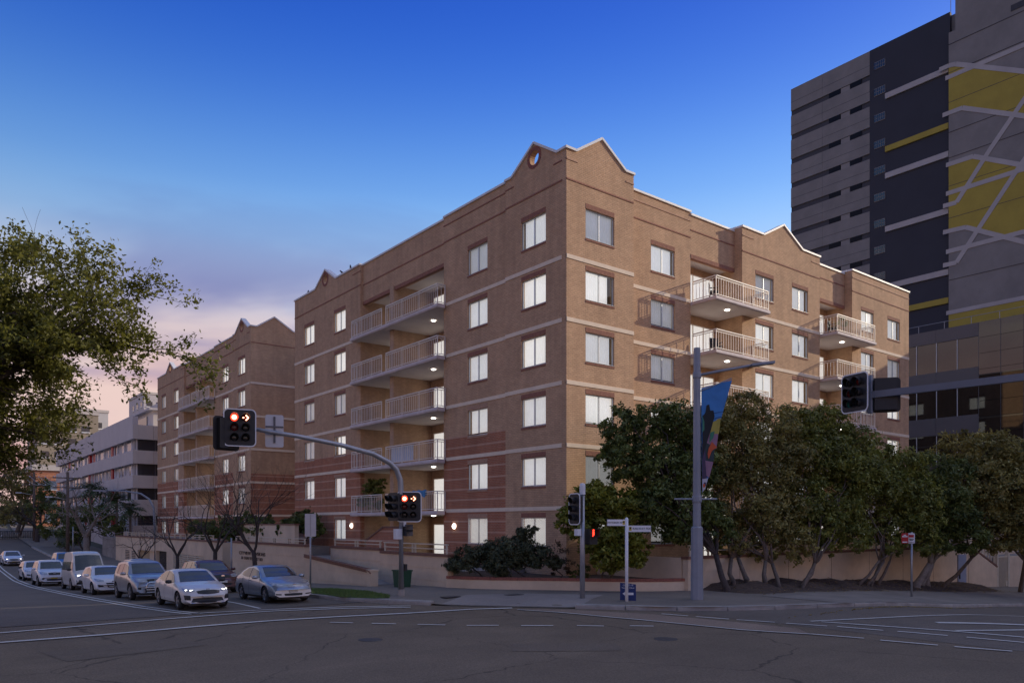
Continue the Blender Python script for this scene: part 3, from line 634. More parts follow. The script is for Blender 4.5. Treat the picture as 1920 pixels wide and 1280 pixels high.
    for k in range(0, 6):
        z = FL[k]
        door(root, 'x', 13.3+oy, 15.7+oy, 2.9, z+.02, n=2)
        door(root, 'x', 18.6+oy, 20.2+oy, 2.9, z+.02, n=2)
        if k == 0: continue
        mb = MB().box(-.5, 0, 10.12+oy, 20.75+oy, z-.21, z+.005).box(0, 2.9, 10.4+oy, 20.3+oy, z-.2, z)
        mb.box(-.53, -.5, 10.09+oy, 20.78+oy, z-.16, z-.02)
        bal = part('balcony', mb, [M_slab], root)
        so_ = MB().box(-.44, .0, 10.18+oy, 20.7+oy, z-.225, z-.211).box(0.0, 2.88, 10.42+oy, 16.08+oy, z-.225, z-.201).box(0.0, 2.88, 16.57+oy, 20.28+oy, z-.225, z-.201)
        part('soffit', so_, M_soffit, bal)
        jr = MB(); ex = MB()
        for a, b, n, fi_ in (((-.44, 10.2), (-.44, 16.05), 3, True), ((-.44, 16.6), (-.44, 20.68), 3, True), ((-.44, 10.2), (.07, 10.2), 1, False), ((-.44, 20.68), (-.05, 20.68), 1, False)):
            e = rail_run(bal, (a[0], a[1]+oy), (b[0], b[1]+oy), z, main, n, jr, fi_, 0 if fi_ else -.004); o_ = len(ex.v); ex.v += e.v; ex.f += [tuple(i+o_ for i in f) for f in e.f]; ex.m += e.m
        part('railing', jr, M_rail, bal)
        if ex.v: part('balusters', ex, M_rail, bal, kind='stuff')
        if main: inst('ceiling_light', LIGHT, bal, (.9, 12.7+oy, z-.226))
        elif k in (1, 2, 3, 4): pass
    # strings, courses, copings
    for z in FL[1:]:
        for u0, u1, c in ((0.3, 4.56, 0), (4.57, 10.12, .12), (20.76, 31.2, 0)): band(root, 'x', u0+oy, u1+oy, c, z, .19, .03, M_cream, 'string_course')
    for z in (19.08,):
        for u0, u1, c in ((0.3, 4.56, 0), (4.57, 10.4, .12), (10.41, 20.29, .2), (20.3, 31.2, 0)): band(root, 'x', u0+oy, u1+oy, c, z, .075, .028, M_lint, 'projecting_course')
    for u0, u1, c in ((0.3, .9, 0), (3.9, 4.56, 0), (4.57, 10.4, .12), (20.3, 21.4, 0)): band(root, 'x', u0+oy, u1+oy, c, 20.0, .06, .028, M_lint, 'projecting_course')
    coping(root, 'x', [(.36+oy, TOP), (.63+oy, TOP), (2.3+oy, PK), (4.03+oy, TOP), (4.6+oy, TOP)], 0)
    coping(root, 'x', [(4.62+oy, TOP), (10.4+oy, TOP)], .12)
    coping(root, 'x', [(10.41+oy, 20.38), (20.29+oy, 20.38)], .2)
    coping(root, 'x', [(20.3+oy, TOP-.05), (24.0+oy, TOP-.05), (25.7+oy, PK-.1), (27.4+oy, TOP-.05), (31.25+oy, TOP-.05)], 0)
    for k in range(6):
        window(root, 0, 2.375+oy, FL[k]+1.1, 'x', 1.85, 1.38, True, main and k == 0)
        window(root, .12, 7.16+oy, FL[k]+1.1, 'x', 1.8, 1.38, k > 2, main and k == 0)
        window(root, 0, 23.37+oy, FL[k]+1.1, 'x', 1.78, 1.38, k > 2)
        window(root, 0, 28.5+oy, FL[k]+1.1, 'x', 1.8, 1.38, k > 2)

apt = thing('apartment_building', 'six storey tan brick corner apartment block with white balconies and pointed gables', 'building', (0, 0, 0))
left_wing(apt, 0, True)
# right facade
H = lambda xc, wd, fl=range(6): [rect(xc-wd/2, xc+wd/2, FL[k]+1.1, FL[k]+2.48) for k in fl]
part('wall', MB().prism('y', [(0, -2), (4.5, -2)]+gable_top(0, 4.5, .6, 3.9, 2.27), 0, .3, H(2.18, 1.92)), M_tan, apt)
part('wall', MB().box(4.2, 4.5, .302, 1.5, -2, TOP), M_tan, apt)
part('wall', MB().prism('y', rect(4.502, 10.4, -2, TOP), 1.2, 1.5, H(8.1, 1.92)), M_tan, apt)
def bay(x0, x1, xd0, xd1, bx0, bx1, indiv):
    part('wall', MB().box(x0, x1, 1.2, 1.5, 17.95, TOP-.15), M_tan, apt)
    l_ = MB(); n = int((x1-x0)/.09)
    for i in range(n): u = x0+(x1-x0)*i/n; l_.box(u+.006, u+.084, 1.18, 1.4, 17.94, 18.16)
    part('lintel', l_, M_lint, apt)
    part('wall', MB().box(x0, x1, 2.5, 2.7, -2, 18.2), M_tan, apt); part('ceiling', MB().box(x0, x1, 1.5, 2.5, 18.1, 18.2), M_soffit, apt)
    part('wall', MB().box(x0-.3, x0, 1.502, 2.7, -2, 18.1), M_tan, apt)
    coping(apt, 'y', [(x0+.01, TOP-.15), (x1-.02, TOP-.15)], 1.2)
    band(apt, 'y', x0, x1, 1.2, 19.5, .075, .028, M_lint, 'projecting_course')
    for k in range(6):
        z = FL[k]; door(apt, 'y', xd0, xd1, 2.5, z+.02, n=3)
        if k == 0: continue
        pl = [(bx0, 1.19), (bx0, -.45), (bx1, -.45), (bx1, .64), (x1-.005, .64), (x1-.005, 2.49), (x0+.005, 2.49), (x0+.005, 1.19)]
        b = part('balcony', MB().prism('z', pl, z-.2, z+.0), M_slab, apt)
        part('fascia', MB().box(bx0-.03, bx0, -.48, 1.17, z-.17, z-.03).box(bx0, bx1, -.48, -.45, z-.17, z-.03).box(bx1, bx1+.03, -.48, .62, z-.17, z-.03), M_slab, b)
        ins = [(bx0+.06, 1.15), (bx0+.06, -.39), (bx1-.06, -.39), (bx1-.06, .6), (x1-.05, .6), (x1-.05, 2.45), (x0+.05, 2.45), (x0+.05, 1.15)]
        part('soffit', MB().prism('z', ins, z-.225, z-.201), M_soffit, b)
        jr = MB(); ex = MB()
        for a, c, n, fi_ in (((bx0+.06, -.39), (bx1-.06, -.39), 2, True), ((bx0+.06, -.39), (bx0+.06, 1.15), 1, False), ((bx1-.06, -.39), (bx1-.06, .6), 1, False)):
            e = rail_run(b, a, c, z, indiv and k >= 3, n, jr, fi_, 0 if fi_ else -.004); o_ = len(ex.v); ex.v += e.v; ex.f += [tuple(i+o_ for i in f) for f in e.f]; ex.m += e.m
        part('railing', jr, M_rail, b)
        if ex.v: part('balusters', ex, M_rail, b, kind='stuff')
        inst('ceiling_light', LIGHT, b, ((bx0+bx1)/2-.3, .45, z-.226))
bay(10.4, 14.4, 11.2, 14.1, 10.5, 15.5, True)
part('wall', MB().box(14.4, 14.7, .952, 2.7, -2, TOP), M_tan, apt)
part('wall', MB().prism('y', [(14.4, -2), (22.8, -2)]+gable_top(14.4, 22.8, 16.55, 20.75, 18.65), .65, .95, H(16.65, 1.87)+H(20.5, 1.83)), M_tan, apt)
bay(22.8, 26.9, 23.6, 26.4, 23.0, 28.0, True)
part('wall', MB().box(26.9, 27.2, .952, 2.7, -2, TOP), M_tan, apt)
part('wall', MB().prism('y', rect(26.9, 35.2, -2, TOP), .65, .95, H(29.0, 1.78)+H(32.85, 1.88)), M_tan, apt)
part('wall', MB().prism('x', rect(.952, 27, -4, TOP), 34.9, 35.2, [rect(a_, a_+1.85, FL[k]+1.1, FL[k]+2.48) for k in range(6) for a_ in (4, 10, 17)]), M_tan, apt)
for k in range(6):
    for x, y, wd in ((2.18, 0, 1.92), (8.1, 1.2, 1.92), (16.65, .65, 1.87), (20.5, .65, 1.83), (29.0, .65, 1.78), (32.85, .65, 1.88)):
        window(apt, x, y, FL[k]+1.1, 'y', wd, 1.38, True)
    for a_ in (4.925, 10.925, 17.925):
        ms = win_meshes(1.85, 1.38, 0, True); o = inst('window', ms[0], apt, (35.2, a_, FL[k]+1.1), R(90))
        for me, nm in zip(ms[1:], ('pane', 'blind', 'room_back', 'lintel_bricks', 'sill_bricks')): link(nm, me, o)
for z in FL[1:]: part('string_course', MB().box(35.15, 35.23, .95, 27, z-.095, z+.095), M_cream, apt)
for z in FL[1:]:
    for u0, u1, c in ((0, 4.5, 0), (4.52, 10.4, 1.2), (15.54, 22.8, .65), (28.04, 35.2, .65)): band(apt, 'y', u0, u1, c, z, .19, .03, M_cream, 'string_course')
for u0, u1, c, z in ((0, 4.5, 0, 19.08), (4.52, 10.4, 1.2, 19.08), (14.4, 22.8, .65, 19.08), (26.9, 35.2, .65, 19.08), (0, .7, 0, 20.0), (3.95, 4.5, 0, 20.0), (4.52, 10.4, 1.2, 20.0), (14.4, 15.5, .65, 20), (21.8, 22.8, .65, 20), (26.9, 35.2, .65, 20.0)):
    band(apt, 'y', u0, u1, c, z, .075, .028, M_lint if z < 20 else M_lintt, 'projecting_course')
coping(apt, 'y', [(-.07, TOP), (.6, TOP), (2.27, PK), (3.9, TOP), (4.56, TOP)], 0)
coping(apt, 'y', [(4.57, TOP), (10.41, TOP)], 1.2)
coping(apt, 'y', [(14.36, TOP), (16.55, TOP), (18.65, PK), (20.75, TOP), (22.85, TOP)], .65)
coping(apt, 'y', [(26.86, TOP), (35.26, TOP)], .65)
part('coping', MB().box(14.33, 14.72, 1.02, 2.7, TOP, TOP+.11).box(26.83, 27.22, 1.02, 2.7, TOP, TOP+.11).box(34.84, 35.27, 1.02, 27, TOP, TOP+.11), M_cope, apt)
part('roof', MB().prism('z', [(.66, .96), (4.2, .96), (4.2, 2.7), (34.9, 2.7), (34.9, 26.7), (13, 26.7), (13, 31), (.66, 31)], 19.2, 19.4), M_conc, apt)
part('wall', MB().box(13, 34.9, 26.7, 27, -4, TOP).box(12.7, 13, 27.002, 31.2, -2, TOP).box(.302, 12.7, 30.9, 31.2, -2, TOP-.05), M_tan, apt)
# wall lamps at the ground floor
wl = MB().lathe([(0, -.09), (.10, -.085), (.14, -.05), (.15, 0)], 14, axis='x').mesh('wall_lamp', M_lamp, smooth=True)
for y, x in ((9.34, .12), (21.55, 0)): inst('wall_lamp', wl, apt, (x, y, 3.07))
# entrance stair cheek wall
ck = part('stair_cheek', MB().prism('x', [(17.2, 1.0), (13.2, 1.0), (13.2, 2.95), (15.0, 2.95), (17.2, 2.1)], -1.2, -.95), M_red, apt)
part('cheek_cap', MB().bar((-1.08, 13.1, 3.0), (-1.08, 15.05, 3.0), .34, .1).bar((-1.08, 15.0, 3.0), (-1.08, 17.3, 2.12), .34, .1), M_cap, ck)

apt2 = thing('apartment_building', 'tan and red brick apartment block standing behind the bare street trees', 'building', (0, 40.8, 0))
left_wing(apt2, 40.8, False)
part('wall', MB().prism('y', [(0, -2), (13, -2), (13, TOP)]+gable_top(0, 4.5, .5, 3.9, 2.1)+[(0, TOP)][:0], 40.8, 41.1), M_tan, apt2)
part('wall', MB().box(-.012, 13, 40.788, 40.8, -2, 7.6), M_red, apt2, label='red brick lower wall with tan stripes')
for z in FL[1:]: band(apt2, 'y', -.03, 13, 40.788, z, .19, .03, M_cream, 'string_course')
band(apt2, 'y', 0, 13, 40.8, 19.08, .075, .028, M_lint, 'projecting_course')
coping(apt2, 'y', [(-.07, TOP), (.5, TOP), (2.1, PK), (3.9, TOP), (13, TOP)], 40.8)
part('roof', MB().box(.66, 13, 41.1, 71.9, 19.2, 19.4), M_conc, apt2)
part('wall', MB().box(12.7, 13, 41.102, 72, -2, TOP).box(.302, 12.7, 71.7, 72, -2, TOP-.05), M_tan, apt2)

# ------------------------------------------------------------------ garden walls round the apartments
def coursed(root, axis, c, u0, u1, z0, z1, thick=.3, ch=.56, mat=None, gap=.022):
    """rendered wall of horizontal courses with recessed joints; each course its own piece"""
    z = z1; mat = mat or M_render
    back = MB()
    (back.box(c+.02, c+thick-.02, u0+.01, u1-.01, z0, z1-.01) if axis == 'x' else back.box(u0+.01, u1-.01, c+.02, c+thick-.02, z0, z1-.01)); part('wall_core', back, mat, root)
    while z > z0+.05:
        zb = max(z0, z-ch); q = MB()
        if axis == 'x': q.box(c, c+thick, u0, u1, zb+gap, z)
        else: q.box(u0, u1, c, c+thick, zb+gap, z)
        part('wall_course', q, mat, root); z = zb
def wall_rail(root, a, b, z, h=.42, st=2.0):
    jr = MB(); a, b = Vector((*a, z)), Vector((*b, z)); d = b-a; n = max(1, int(d.length/st)); U = Vector((0,0,1)); e = d.normalized()
    jr.bar(a+U*h, b+U*h, .09, .05); jr.bar(a+U*h*.5, b+U*h*.5, .05, .04)
    for i in range(n+1):
        for s_ in ((-.13, .13) if 0 < i < n else (.1,)):
            c = a+d*(i/n)+e*(s_ if 0 < i < n else s_*(1 if i == 0 else -1))
            jr.box(c.x-.035, c.x+.035, c.y-.035, c.y+.035, z, z+h-.025)
    return part('railing', jr, M_railc, root)
M_railc = pmat('cream_rail', (.66, .57, .42), .6, .08, 3)
wl1 = thing('retaining_wall', 'cream rendered wall with brown cap and low railing behind the sloping ramp wall', 'wall', (-5.0, 8, .2))
coursed(wl1, 'x', -5.0, 2.3, 8.4, -.4, 1.72); coursed(wl1, 'x', -5.0, 8.41, 14.2, -.6, 1.84)
part('cap', MB().box(-5.05, -4.65, 2.25, 8.42, 1.722, 1.84).box(-5.05, -4.65, 8.43, 14.2, 1.842, 1.97), M_cap, wl1)
wall_rail(wl1, (-4.85, 2.5), (-4.85, 8.3), 1.84); wall_rail(wl1, (-4.85, 8.6), (-4.85, 14), 1.97, .34)
wl2 = thing('retaining_wall', 'cream rendered wall carrying the building name with sloping brown capped end', 'wall', (-6.8, 19, 0))
coursed(wl2, 'x', -6.8, 13.6, 25.2, -1.2, 1.94)
part('cap', MB().box(-6.85, -6.45, 13.55, 25.25, 1.942, 2.07), M_cap, wl2)
part('wall_core', MB().prism('x', [(6.4, -.6), (13.6, -.8), (13.6, 1.36), (6.4, .9)], -6.78, -6.52), M_render, wl2)
for zt in (1.38, .82, .26):
    z0 = zt-.56+.022
    P = []
    for i in range(13):
        y = 6.35+7.24*i/12; top = min(zt, .9+(y-6.4)*.064)
        P.append((y, top))
    P = [p for p in P if p[1] > z0+.02]
    if len(P) > 1: part('wall_course', MB().prism('x', [(P[0][0], z0), (P[-1][0], z0)]+P[::-1], -6.8, -6.5), M_render, wl2)
part('cap', MB().bar((-6.65, 6.2, .97), (-6.65, 13.58, 1.44), .4, .13), M_cap, wl2)
part('end_post', MB().box(-6.86, -6.44, 6.0, 6.33, -.2, .98).box(-6.9, -6.4, 5.97, 6.36, .98, 1.06), M_render, wl2)
part('railing', MB().tube([(-6.95, 13.3, 1.55), (-6.95, 6.6, 1.1), (-6.95, 6.0, 1.0), (-6.95, 5.8, .9)], .028, 8).tube([(-6.95, 6.3, 1.06), (-6.7, 6.3, .9)], .02, 6), M_cap, wl2)
wall_rail(wl2, (-6.65, 13.8), (-6.65, 25.0), 2.07, .3)
part('return_wall', MB().box(-6.5, -4.4, 25.0, 25.2, -1.2, 1.94), M_render, wl2)
part('ramp', MB().prism('x', [(6.3, -.4), (14, -.4), (14, 1.2), (6.3, .1)], -6.5, -5.0), M_conc, wl2)
M_letter = pmat('dark_letters', (.10, .065, .045), .6)
for body, z, size in (('CITYVIEW MANSIONS', 1.33, .30), ('81 SHAFTESBURY RD', 1.02, .26)):
    me = text_mesh(body, size, M_letter, .012)
    o = link('lettering', me, wl2, (-6.815+6.8, 21.6-19, z)); o.rotation_euler = (R(90), 0, R(-90)); o.scale = (1.55, 1, 1)
wl3 = thing('garage_wall', 'long cream garage wall with louvres, doors and top railing behind the bare trees', 'wall', (-6.2, 46, -1))
gh = [rect(43.7, 47.2, -2.2, .82), rect(47.6, 53.9, -2.2, .72), rect(33.3, 41.6, -.75, .74)]
part('wall_core', MB().prism('x', [(29.3, -2.4), (63.5, -2.4), (63.5, 1.86), (29.3, 1.86)], -6.2, -5.9, gh), M_render, wl3)
part('cap', MB().box(-6.25, -5.85, 29.25, 63.55, 1.862, 1.99), M_cap, wl3)
wall_rail(wl3, (-6.05, 31.5), (-6.05, 60.5), 1.99, .34, 1.7)
for i in range(9):
    z = -.72+.165*i; part('louvre_slat', MB().add([(-6.21, 33.3, z), (-6.21, 41.6, z), (-6.02, 41.6, z+.10), (-6.02, 33.3, z+.10), (-6.21, 33.3, z+.05), (-6.21, 41.6, z+.05), (-6.02, 41.6, z+.15), (-6.02, 33.3, z+.15)], [(0,1,2,3),(4,7,6,5),(0,4,5,1),(1,5,6,2),(2,6,7,3),(3,7,4,0)]), M_railc, wl3)
part('louvre_back', MB().box(-5.95, -5.9, 33.2, 41.7, -.8, .8), M_inside, wl3)
part('louvre_post', MB().box(-6.23, -6.0, 35.3, 35.4, -.75, .74).box(-6.23, -6.0, 37.4, 37.5, -.75, .74).box(-6.23, -6.0, 39.5, 39.6, -.75, .74), M_railc, wl3)
part('garage_door', MB().box(-5.9, -5.8, 43.6, 47.3, -2.3, .85), M_inside, wl3); part('entry_door', MB().box(-5.92, -5.85, 50.6, 54.0, -2.3, .8), pmat('tan_door', (.42, .30, .16), .6), wl3); part('entry_panel', MB().box(-5.92, -5.85, 47.5, 50.58, -2.3, .8), M_render, wl3)
for i in range(14):
    part('vent_block', MB().box(-6.23, -6.15, 57.3, 58.9, -1.6+.16*i, -1.52+.16*i), M_inside, wl3); part('vent_block', MB().box(-6.23, -6.15, 54.8, 56.2, -1.6+.16*i, -1.52+.16*i), M_inside, wl3)
part('upper_wall', MB().box(-2.6, -2.3, 25.0, 40.5, 1.6, 3.1), M_render, wl3); part('upper_cap', MB().box(-2.65, -2.25, 24.9, 40.6, 3.1, 3.2), M_cap, wl3)
part('entry_back_wall', MB().box(-4.6, -4.4, 25.2, 29.6, -2, 1.2).box(-6.2, -4.4, 29.1, 29.3, -2, 1.86), M_render, wl3)
for i in range(6): part('entry_step', MB().box(-6.6+.3*i, -4.6, 25.25, 29.05, -1.2, -.6+.16*i), M_conc, wl3)
podium = solo('terrace', MB().box(-4.7, .0, 3.0, 31.2, .2, 1.0).box(-5.9, -.02, 31.2, 72, -2, 1.75).box(-4.7, -.0, 25, 31.19, 1.01, 1.6), M_conc, kind='structure')

# low curved planter wall at the corner
crv = [(-5.04,2.35),(-4.6,1.3),(-4.05,.4),(-3.4,-.35),(-2.77,-1.0),(-1.86,-2.05),(-1.2,-2.9),(-.62,-3.55),(0,-4.1),(.6,-4.55),(1.3,-4.95),(2.13,-5.25)]
crs = resample(crv, .5)+[crv[-1]]
plw = thing('planter_wall', 'low curved cream planter wall with red brick edging at the street corner', 'planter', (-1.8, -2, .24))
pw = MB()
def offs(pts, o):
    out = []
    for i, p in enumerate(pts):
        a = pts[max(i-1, 0)]; b = pts[min(i+1, len(pts)-1)]; d = Vector((b[0]-a[0], b[1]-a[1])).normalized(); out.append((p[0]-d.y*o, p[1]+d.x*o))
    return out
ins = offs(crs, .3)
for i in range(len(crs)-1):
    a, b, c, d = crs[i], crs[i+1], ins[i+1], ins[i]
    pw.add([(p[0], p[1], -.1) for p in (a, b, c, d)]+[(p[0], p[1], .77) for p in (a, b, c, d)], [(0,1,5,4), (2,3,7,6), (4,5,6,7)])
part('wall_core', pw, M_render, plw)
bk = MB(); fine = resample(crv, .09); fi = offs(fine, .02); fo = offs(fine, .27)
o1 = offs(fine, -.025)
for i in range(len(fine)-1):
    t = .06; A = lambda p, q, s_: (p[0]+(q[0]-p[0])*s_, p[1]+(q[1]-p[1])*s_)
    P = [A(o1[i], o1[i+1], t), A(o1[i], o1[i+1], 1-t), A(fo[i], fo[i+1], 1-t), A(fo[i], fo[i+1], t)]
    bk.add([(p[0], p[1], .772) for p in P]+[(p[0], p[1], .895) for p in P], [(0,1,2,3), (4,5,6,7), (0,1,5,4), (1,2,6,5), (2,3,7,6), (3,0,4,7)])
part('brick_edging', bk, M_capbr, plw, kind='stuff')
soilp = [p for p in offs(crs, .25)]+[(4.0, -5.0), (4.0, .9), (.0, .0), (0, 3.0), (-4.7, 3.0)]
part('planter_soil', MB().prism('z', soilp, .5, .8), M_mulch, plw)

# right-hand street wall
wr = thing('street_wall', 'cream rendered street wall with brown cap behind the row of leafy trees', 'wall', (15, -5.4, 0))
coursed(wr, 'y', -5.4, 2.0, 30.2, -2.2, 1.7)
part('cap', MB().box(1.95, 30.25, -5.46, -5.06, 1.702, 1.82), M_cap, wr)
for i in range(7):
    x = 5.6+3.9*i; part('wall_joint', MB().box(x, x+.025, -5.404, -5.3, -2.2, 1.69), M_cap, wr)
wall_rail(wr, (2.2, -5.25), (30, -5.25), 1.82, .45, 1.4)
part('warning_plate', MB().box(2.25, 2.62, -5.43, -5.405, 1.25, 1.62), pmat('red_plate', (.5, .03, .03), .5), wr)
part('plate_text', MB().box(2.29, 2.58, -5.436, -5.431, 1.50, 1.55).box(2.29, 2.58, -5.436, -5.431, 1.40, 1.44).box(2.29, 2.58, -5.436, -5.431, 1.30, 1.33), M_white, wr)
part('service_door', MB().box(28.5, 29.7, -5.47, -5.4, -1.5, 1.25), pmat('blue_grey_door', (.30, .34, .44), .5, .06), wr)
part('door_handle', MB().box(28.6, 28.68, -5.53, -5.47, -.3, .1), M_black, wr)
part('planter_back_wall', MB().box(1.98, 2.28, -5.05, .9, 0, 1.75).box(2.28, 4.4, .55, .9, 0, 1.75), M_render, wr)
ws = thing('stair_wall', 'tan stair enclosure with sloping balustrade beside the side gate', 'wall', (33, -5.4, -1.3))
part('front_wall', MB().prism('y', [(30.26, -2.6), (34.9, -2.6), (34.9, .2), (30.26, 1.75)], -5.4, -5.15), M_render, ws)
part('back_wall', MB().box(30.26, 44, -3.6, -3.35, -2.6, 2.55), M_render, ws)
part('sloping_rail', MB().bar((30.3, -5.27, 1.82), (34.95, -5.27, .27), .3, .12), M_cap, ws)
for i in range(9):
    x = 30.7+.5*i; part('baluster', MB().box(x-.03, x+.03, -5.30, -5.24, 1.75-(x-30.26)*.334+.06, 2.2), M_railc, ws)
part('top_rail', MB().box(30.3, 35.1, -5.32, -5.22, 2.2, 2.3), M_railc, ws); part('post', MB().box(34.95, 35.15, -5.4, -5.18, -2.6, 2.35).box(36.9, 37.15, -5.4, -5.18, -2.6, 1.6), M_railc, ws)
gt = thing('side_gate', 'cream steel bar gate in the street wall beside the stair enclosure', 'gate', (36, -5.3, -1.6))
for i in range(11): part('gate_bar', MB().box(35.25+.16*i-.018, 35.25+.16*i+.018, -5.31, -5.27, -1.45, .9), M_railc, gt)
part('gate_frame', MB().box(35.16, 36.9, -5.32, -5.26, -1.5, -1.42).box(35.16, 36.9, -5.32, -5.26, .86, .94).box(36.6, 36.85, -5.36, -5.24, -1.15, -.8), M_railc, gt)
wr2 = thing('street_wall', 'cream rendered street wall continuing beyond the side gate', 'wall', (45, -5.4, -2))
coursed(wr2, 'y', -5.4, 37.16, 52, -3.4, .9)
solo('forecourt', MB().box(4.5, 54, -5.1, 1.1, -3, .9), M_conc, kind='structure')
# ------------------------------------------------------------------ grey flats down the left street
M_pan = pmat('grey_cladding', (.58, .535, .52), .6, .05, .5, dirt=.06)
M_panl = pmat('pale_grey_cladding', (.62, .56, .50), .6, .05, .5, dirt=.06)
M_dglass = pmat('dark_glazing', (.03, .035, .045), .08, .2, .4, spec=.8)
M_bglass = pmat('blue_grey_glazing', (.12, .15, .20), .15, .3, .6, spec=.8)
M_redp = pmat('red_panel', (.45, .02, .025), .5, .08, 2)
gb = thing('grey_flats', 'long low grey clad apartment building with red window panels', 'building', (-2, 75.3, 0))
lv = [(4.18, 6.12), (7.53, 9.08), (10.49, 12.1), (13.46, 15.19)]
part('core', MB().box(-1.4, 12, 75.9, 134, -2, 15.1), M_pan, gb)
for i, (a, b) in enumerate([(-.5, 3.0)]+lv):
    k = 0; y = 75.3
    while y < 133.9:                                          # spandrel panels along the street
        e = min(y+4.2, 134); part('spandrel_panel', MB().box(-2.0, -1.4, y+.015, e-.015, a, b if i < 4 else 16.2), M_pan, gb); y = e
    for x in (-2.0, .35, 2.7, 5.05): part('spandrel_panel', MB().box(x+.015+(.61 if x < -1 else 0), x+2.335, 75.3, 75.6, a, b), M_panl, gb)
    part('corner_panel', MB().box(-1.985, -1.385, 75.285, 75.3, a, b), M_panl, gb)
rg = random.Random(11)
for i, (z0, z1) in enumerate([(3.0, 4.18), (6.12, 7.53), (9.08, 10.49), (12.1, 13.46)]):
    part('balcony_recess', MB().box(-1.3, 8, 75.85, 75.9, z0, z1), M_dglass, gb)
    for x in (-1.7, .6, 2.2, 4.2): part('mullion', MB().box(x, x+.1, 75.7, 75.8, z0, z1), M_alud, gb)
    y = 78
    while y < 132:
        l_ = rg.choice([1.0, 1.4, 2.4]); t = rg.random()
        m_ = M_redp if t < .13 else (M_dglass if t < .55 else M_bglass)
        wv = part('window', MB().box(-1.5, -1.4, y, y+l_, z0+.02, z1-.02), m_, gb)
        part('window_frame', MB().box(-1.6, -1.42, y-.12, y, z0+.01, z1-.01), M_white, wv)
        y += l_+rg.choice([.6, 1.6, 2.6])
for y in (88.0, 104.0): part('red_fin', MB().box(-1.72, -1.4, y, y+1.1, 3, 13.46), M_redp, gb)
part('setback_storey', MB().box(1.2, 11, 79, 120, 15.2, 17.6), M_panl, gb); part('setback_roof', MB().box(.6, 11.4, 78.5, 121, 17.6, 17.85), M_pan, gb)
part('setback_window', MB().box(1.1, 1.2, 82, 118, 15.8, 17.1), M_dglass, gb)
part('plant_room', MB().box(3.5, 9, 84, 98, 17.85, 19.6), M_panl, gb)
# ------------------------------------------------------------------ far buildings at the top of the left street
fb = thing('brick_flats', 'small red brick flats with pale parapet beyond the grey building', 'building', (-4, 150, 2))
part('wall', MB().box(-3.6, 8, 149, 165, 0, 13.6), M_red, fb); part('parapet', MB().box(-4.0, 8.3, 148.6, 165.4, 13.6, 14.7), M_panl, fb)
for k in range(3):
    for y in (151, 155, 159): wv = part('window', MB().box(-3.66, -3.6, y, y+2, 3.5+3.2*k, 5.2+3.2*k), M_dglass, fb); part('sill', MB().box(-3.75, -3.6, y-.1, y+2.1, 3.38+3.2*k, 3.5+3.2*k), M_white, wv)
    for x in (-1.8, 2): wv = part('window', MB().box(x, x+2, 148.94, 149, 3.5+3.2*k, 5.2+3.2*k), M_bglass, fb); part('sill', MB().box(x-.1, x+2.1, 148.85, 149, 3.38+3.2*k, 3.5+3.2*k), M_white, wv)
def far_block(label, x0, x1, y0, y1, z0, z1, mat, n, m_, acc=None):
    t = thing('apartment_tower', label, 'building', ((x0+x1)/2, y0, z0))
    part('wall', MB().box(x0, x1, y0, y1, z0, z1), mat, t); part('parapet', MB().box(x0-.2, x1+.2, y0-.2, y1+.2, z1, z1+.7), M_panl, t)
    for k in range(n):
        z = z0+2+(z1-z0-3)*k/n
        for j in range(m_):
            x = x0+.8+(x1-x0-1.6)*j/m_; wd = (x1-x0-1.6)/m_*.6
            o = part('window', MB().box(x, x+wd, y0-.06, y0, z, z+1.5), M_dglass, t); part('sill', MB().box(x-.1, x+wd+.1, y0-.2, y0, z-.3, z-.02), M_white, o)
        for j in range(3):
            y = y0+2+(y1-y0-4)*j/3
            o = part('window', MB().box(x0-.06, x0, y, y+2, z, z+1.5), M_dglass, t); part('sill', MB().box(x0-.2, x0, y-.1, y+2.1, z-.3, z-.02), M_white, o)
    if acc: part('accent_panel', MB().box(x0-.05, x0+2.5, y0-.1, y0-.02, z1-9, z1-1), acc, t)
M_beige = pmat('beige_render', (.34, .28, .20), .8, .08, .3); M_or = pmat('orange_panel', (.55, .16, .05), .6); M_palew = pmat('pale_render', (.55, .54, .53), .8, .06, .3)
far_block('beige apartment tower with white window bands above the red brick flats', 2.5, 16, 196, 215, 4, 31, M_beige, 7, 4)
far_block('pale apartment tower with an orange panel seen through the leafy branches', 11.5, 20, 205, 225, 4, 33, M_palew, 8, 4, M_or)
far_block('distant grey apartment tower behind the grey flats roof', 36, 52, 236, 256, 4, 44, M_pan, 13, 5)
# ------------------------------------------------------------------ dark tower on the right
M_tg = pmat('tower_grey_concrete', (.25, .238, .222), .8, .10, .25, dirt=.12)
M_tgl = pmat('tower_pale_grey', (.28, .265, .25), .8, .10, .25, dirt=.10)
M_td = pmat('tower_charcoal', (.034, .036, .048), .75, .10, .3)
M_tst = pmat('tower_stripe_paint', (.46, .435, .415), .7, .06, .6, dirt=.08)
M_ty = pmat('tower_mustard_paint', (.42, .33, .05), .75, .07, .4, dirt=.10)
M_tdk = pmat('tower_dark_strip', (.05, .05, .058), .7)  # near-black colour for the tower's strips, joints and slots
M_twin = pmat('tower_dark_window', (.008, .008, .011), .35, .2, .5, spec=.15)
tw = thing('office_tower', 'tall charcoal and grey concrete tower with mustard panels and pale painted lines', 'building', (63.6, 10, -3))
part('core', MB().box(64.0, 95, -2, 28, -5, 57.4), M_tg, tw)
zz = [57.6]+[54.86-3.017*i for i in range(20)]
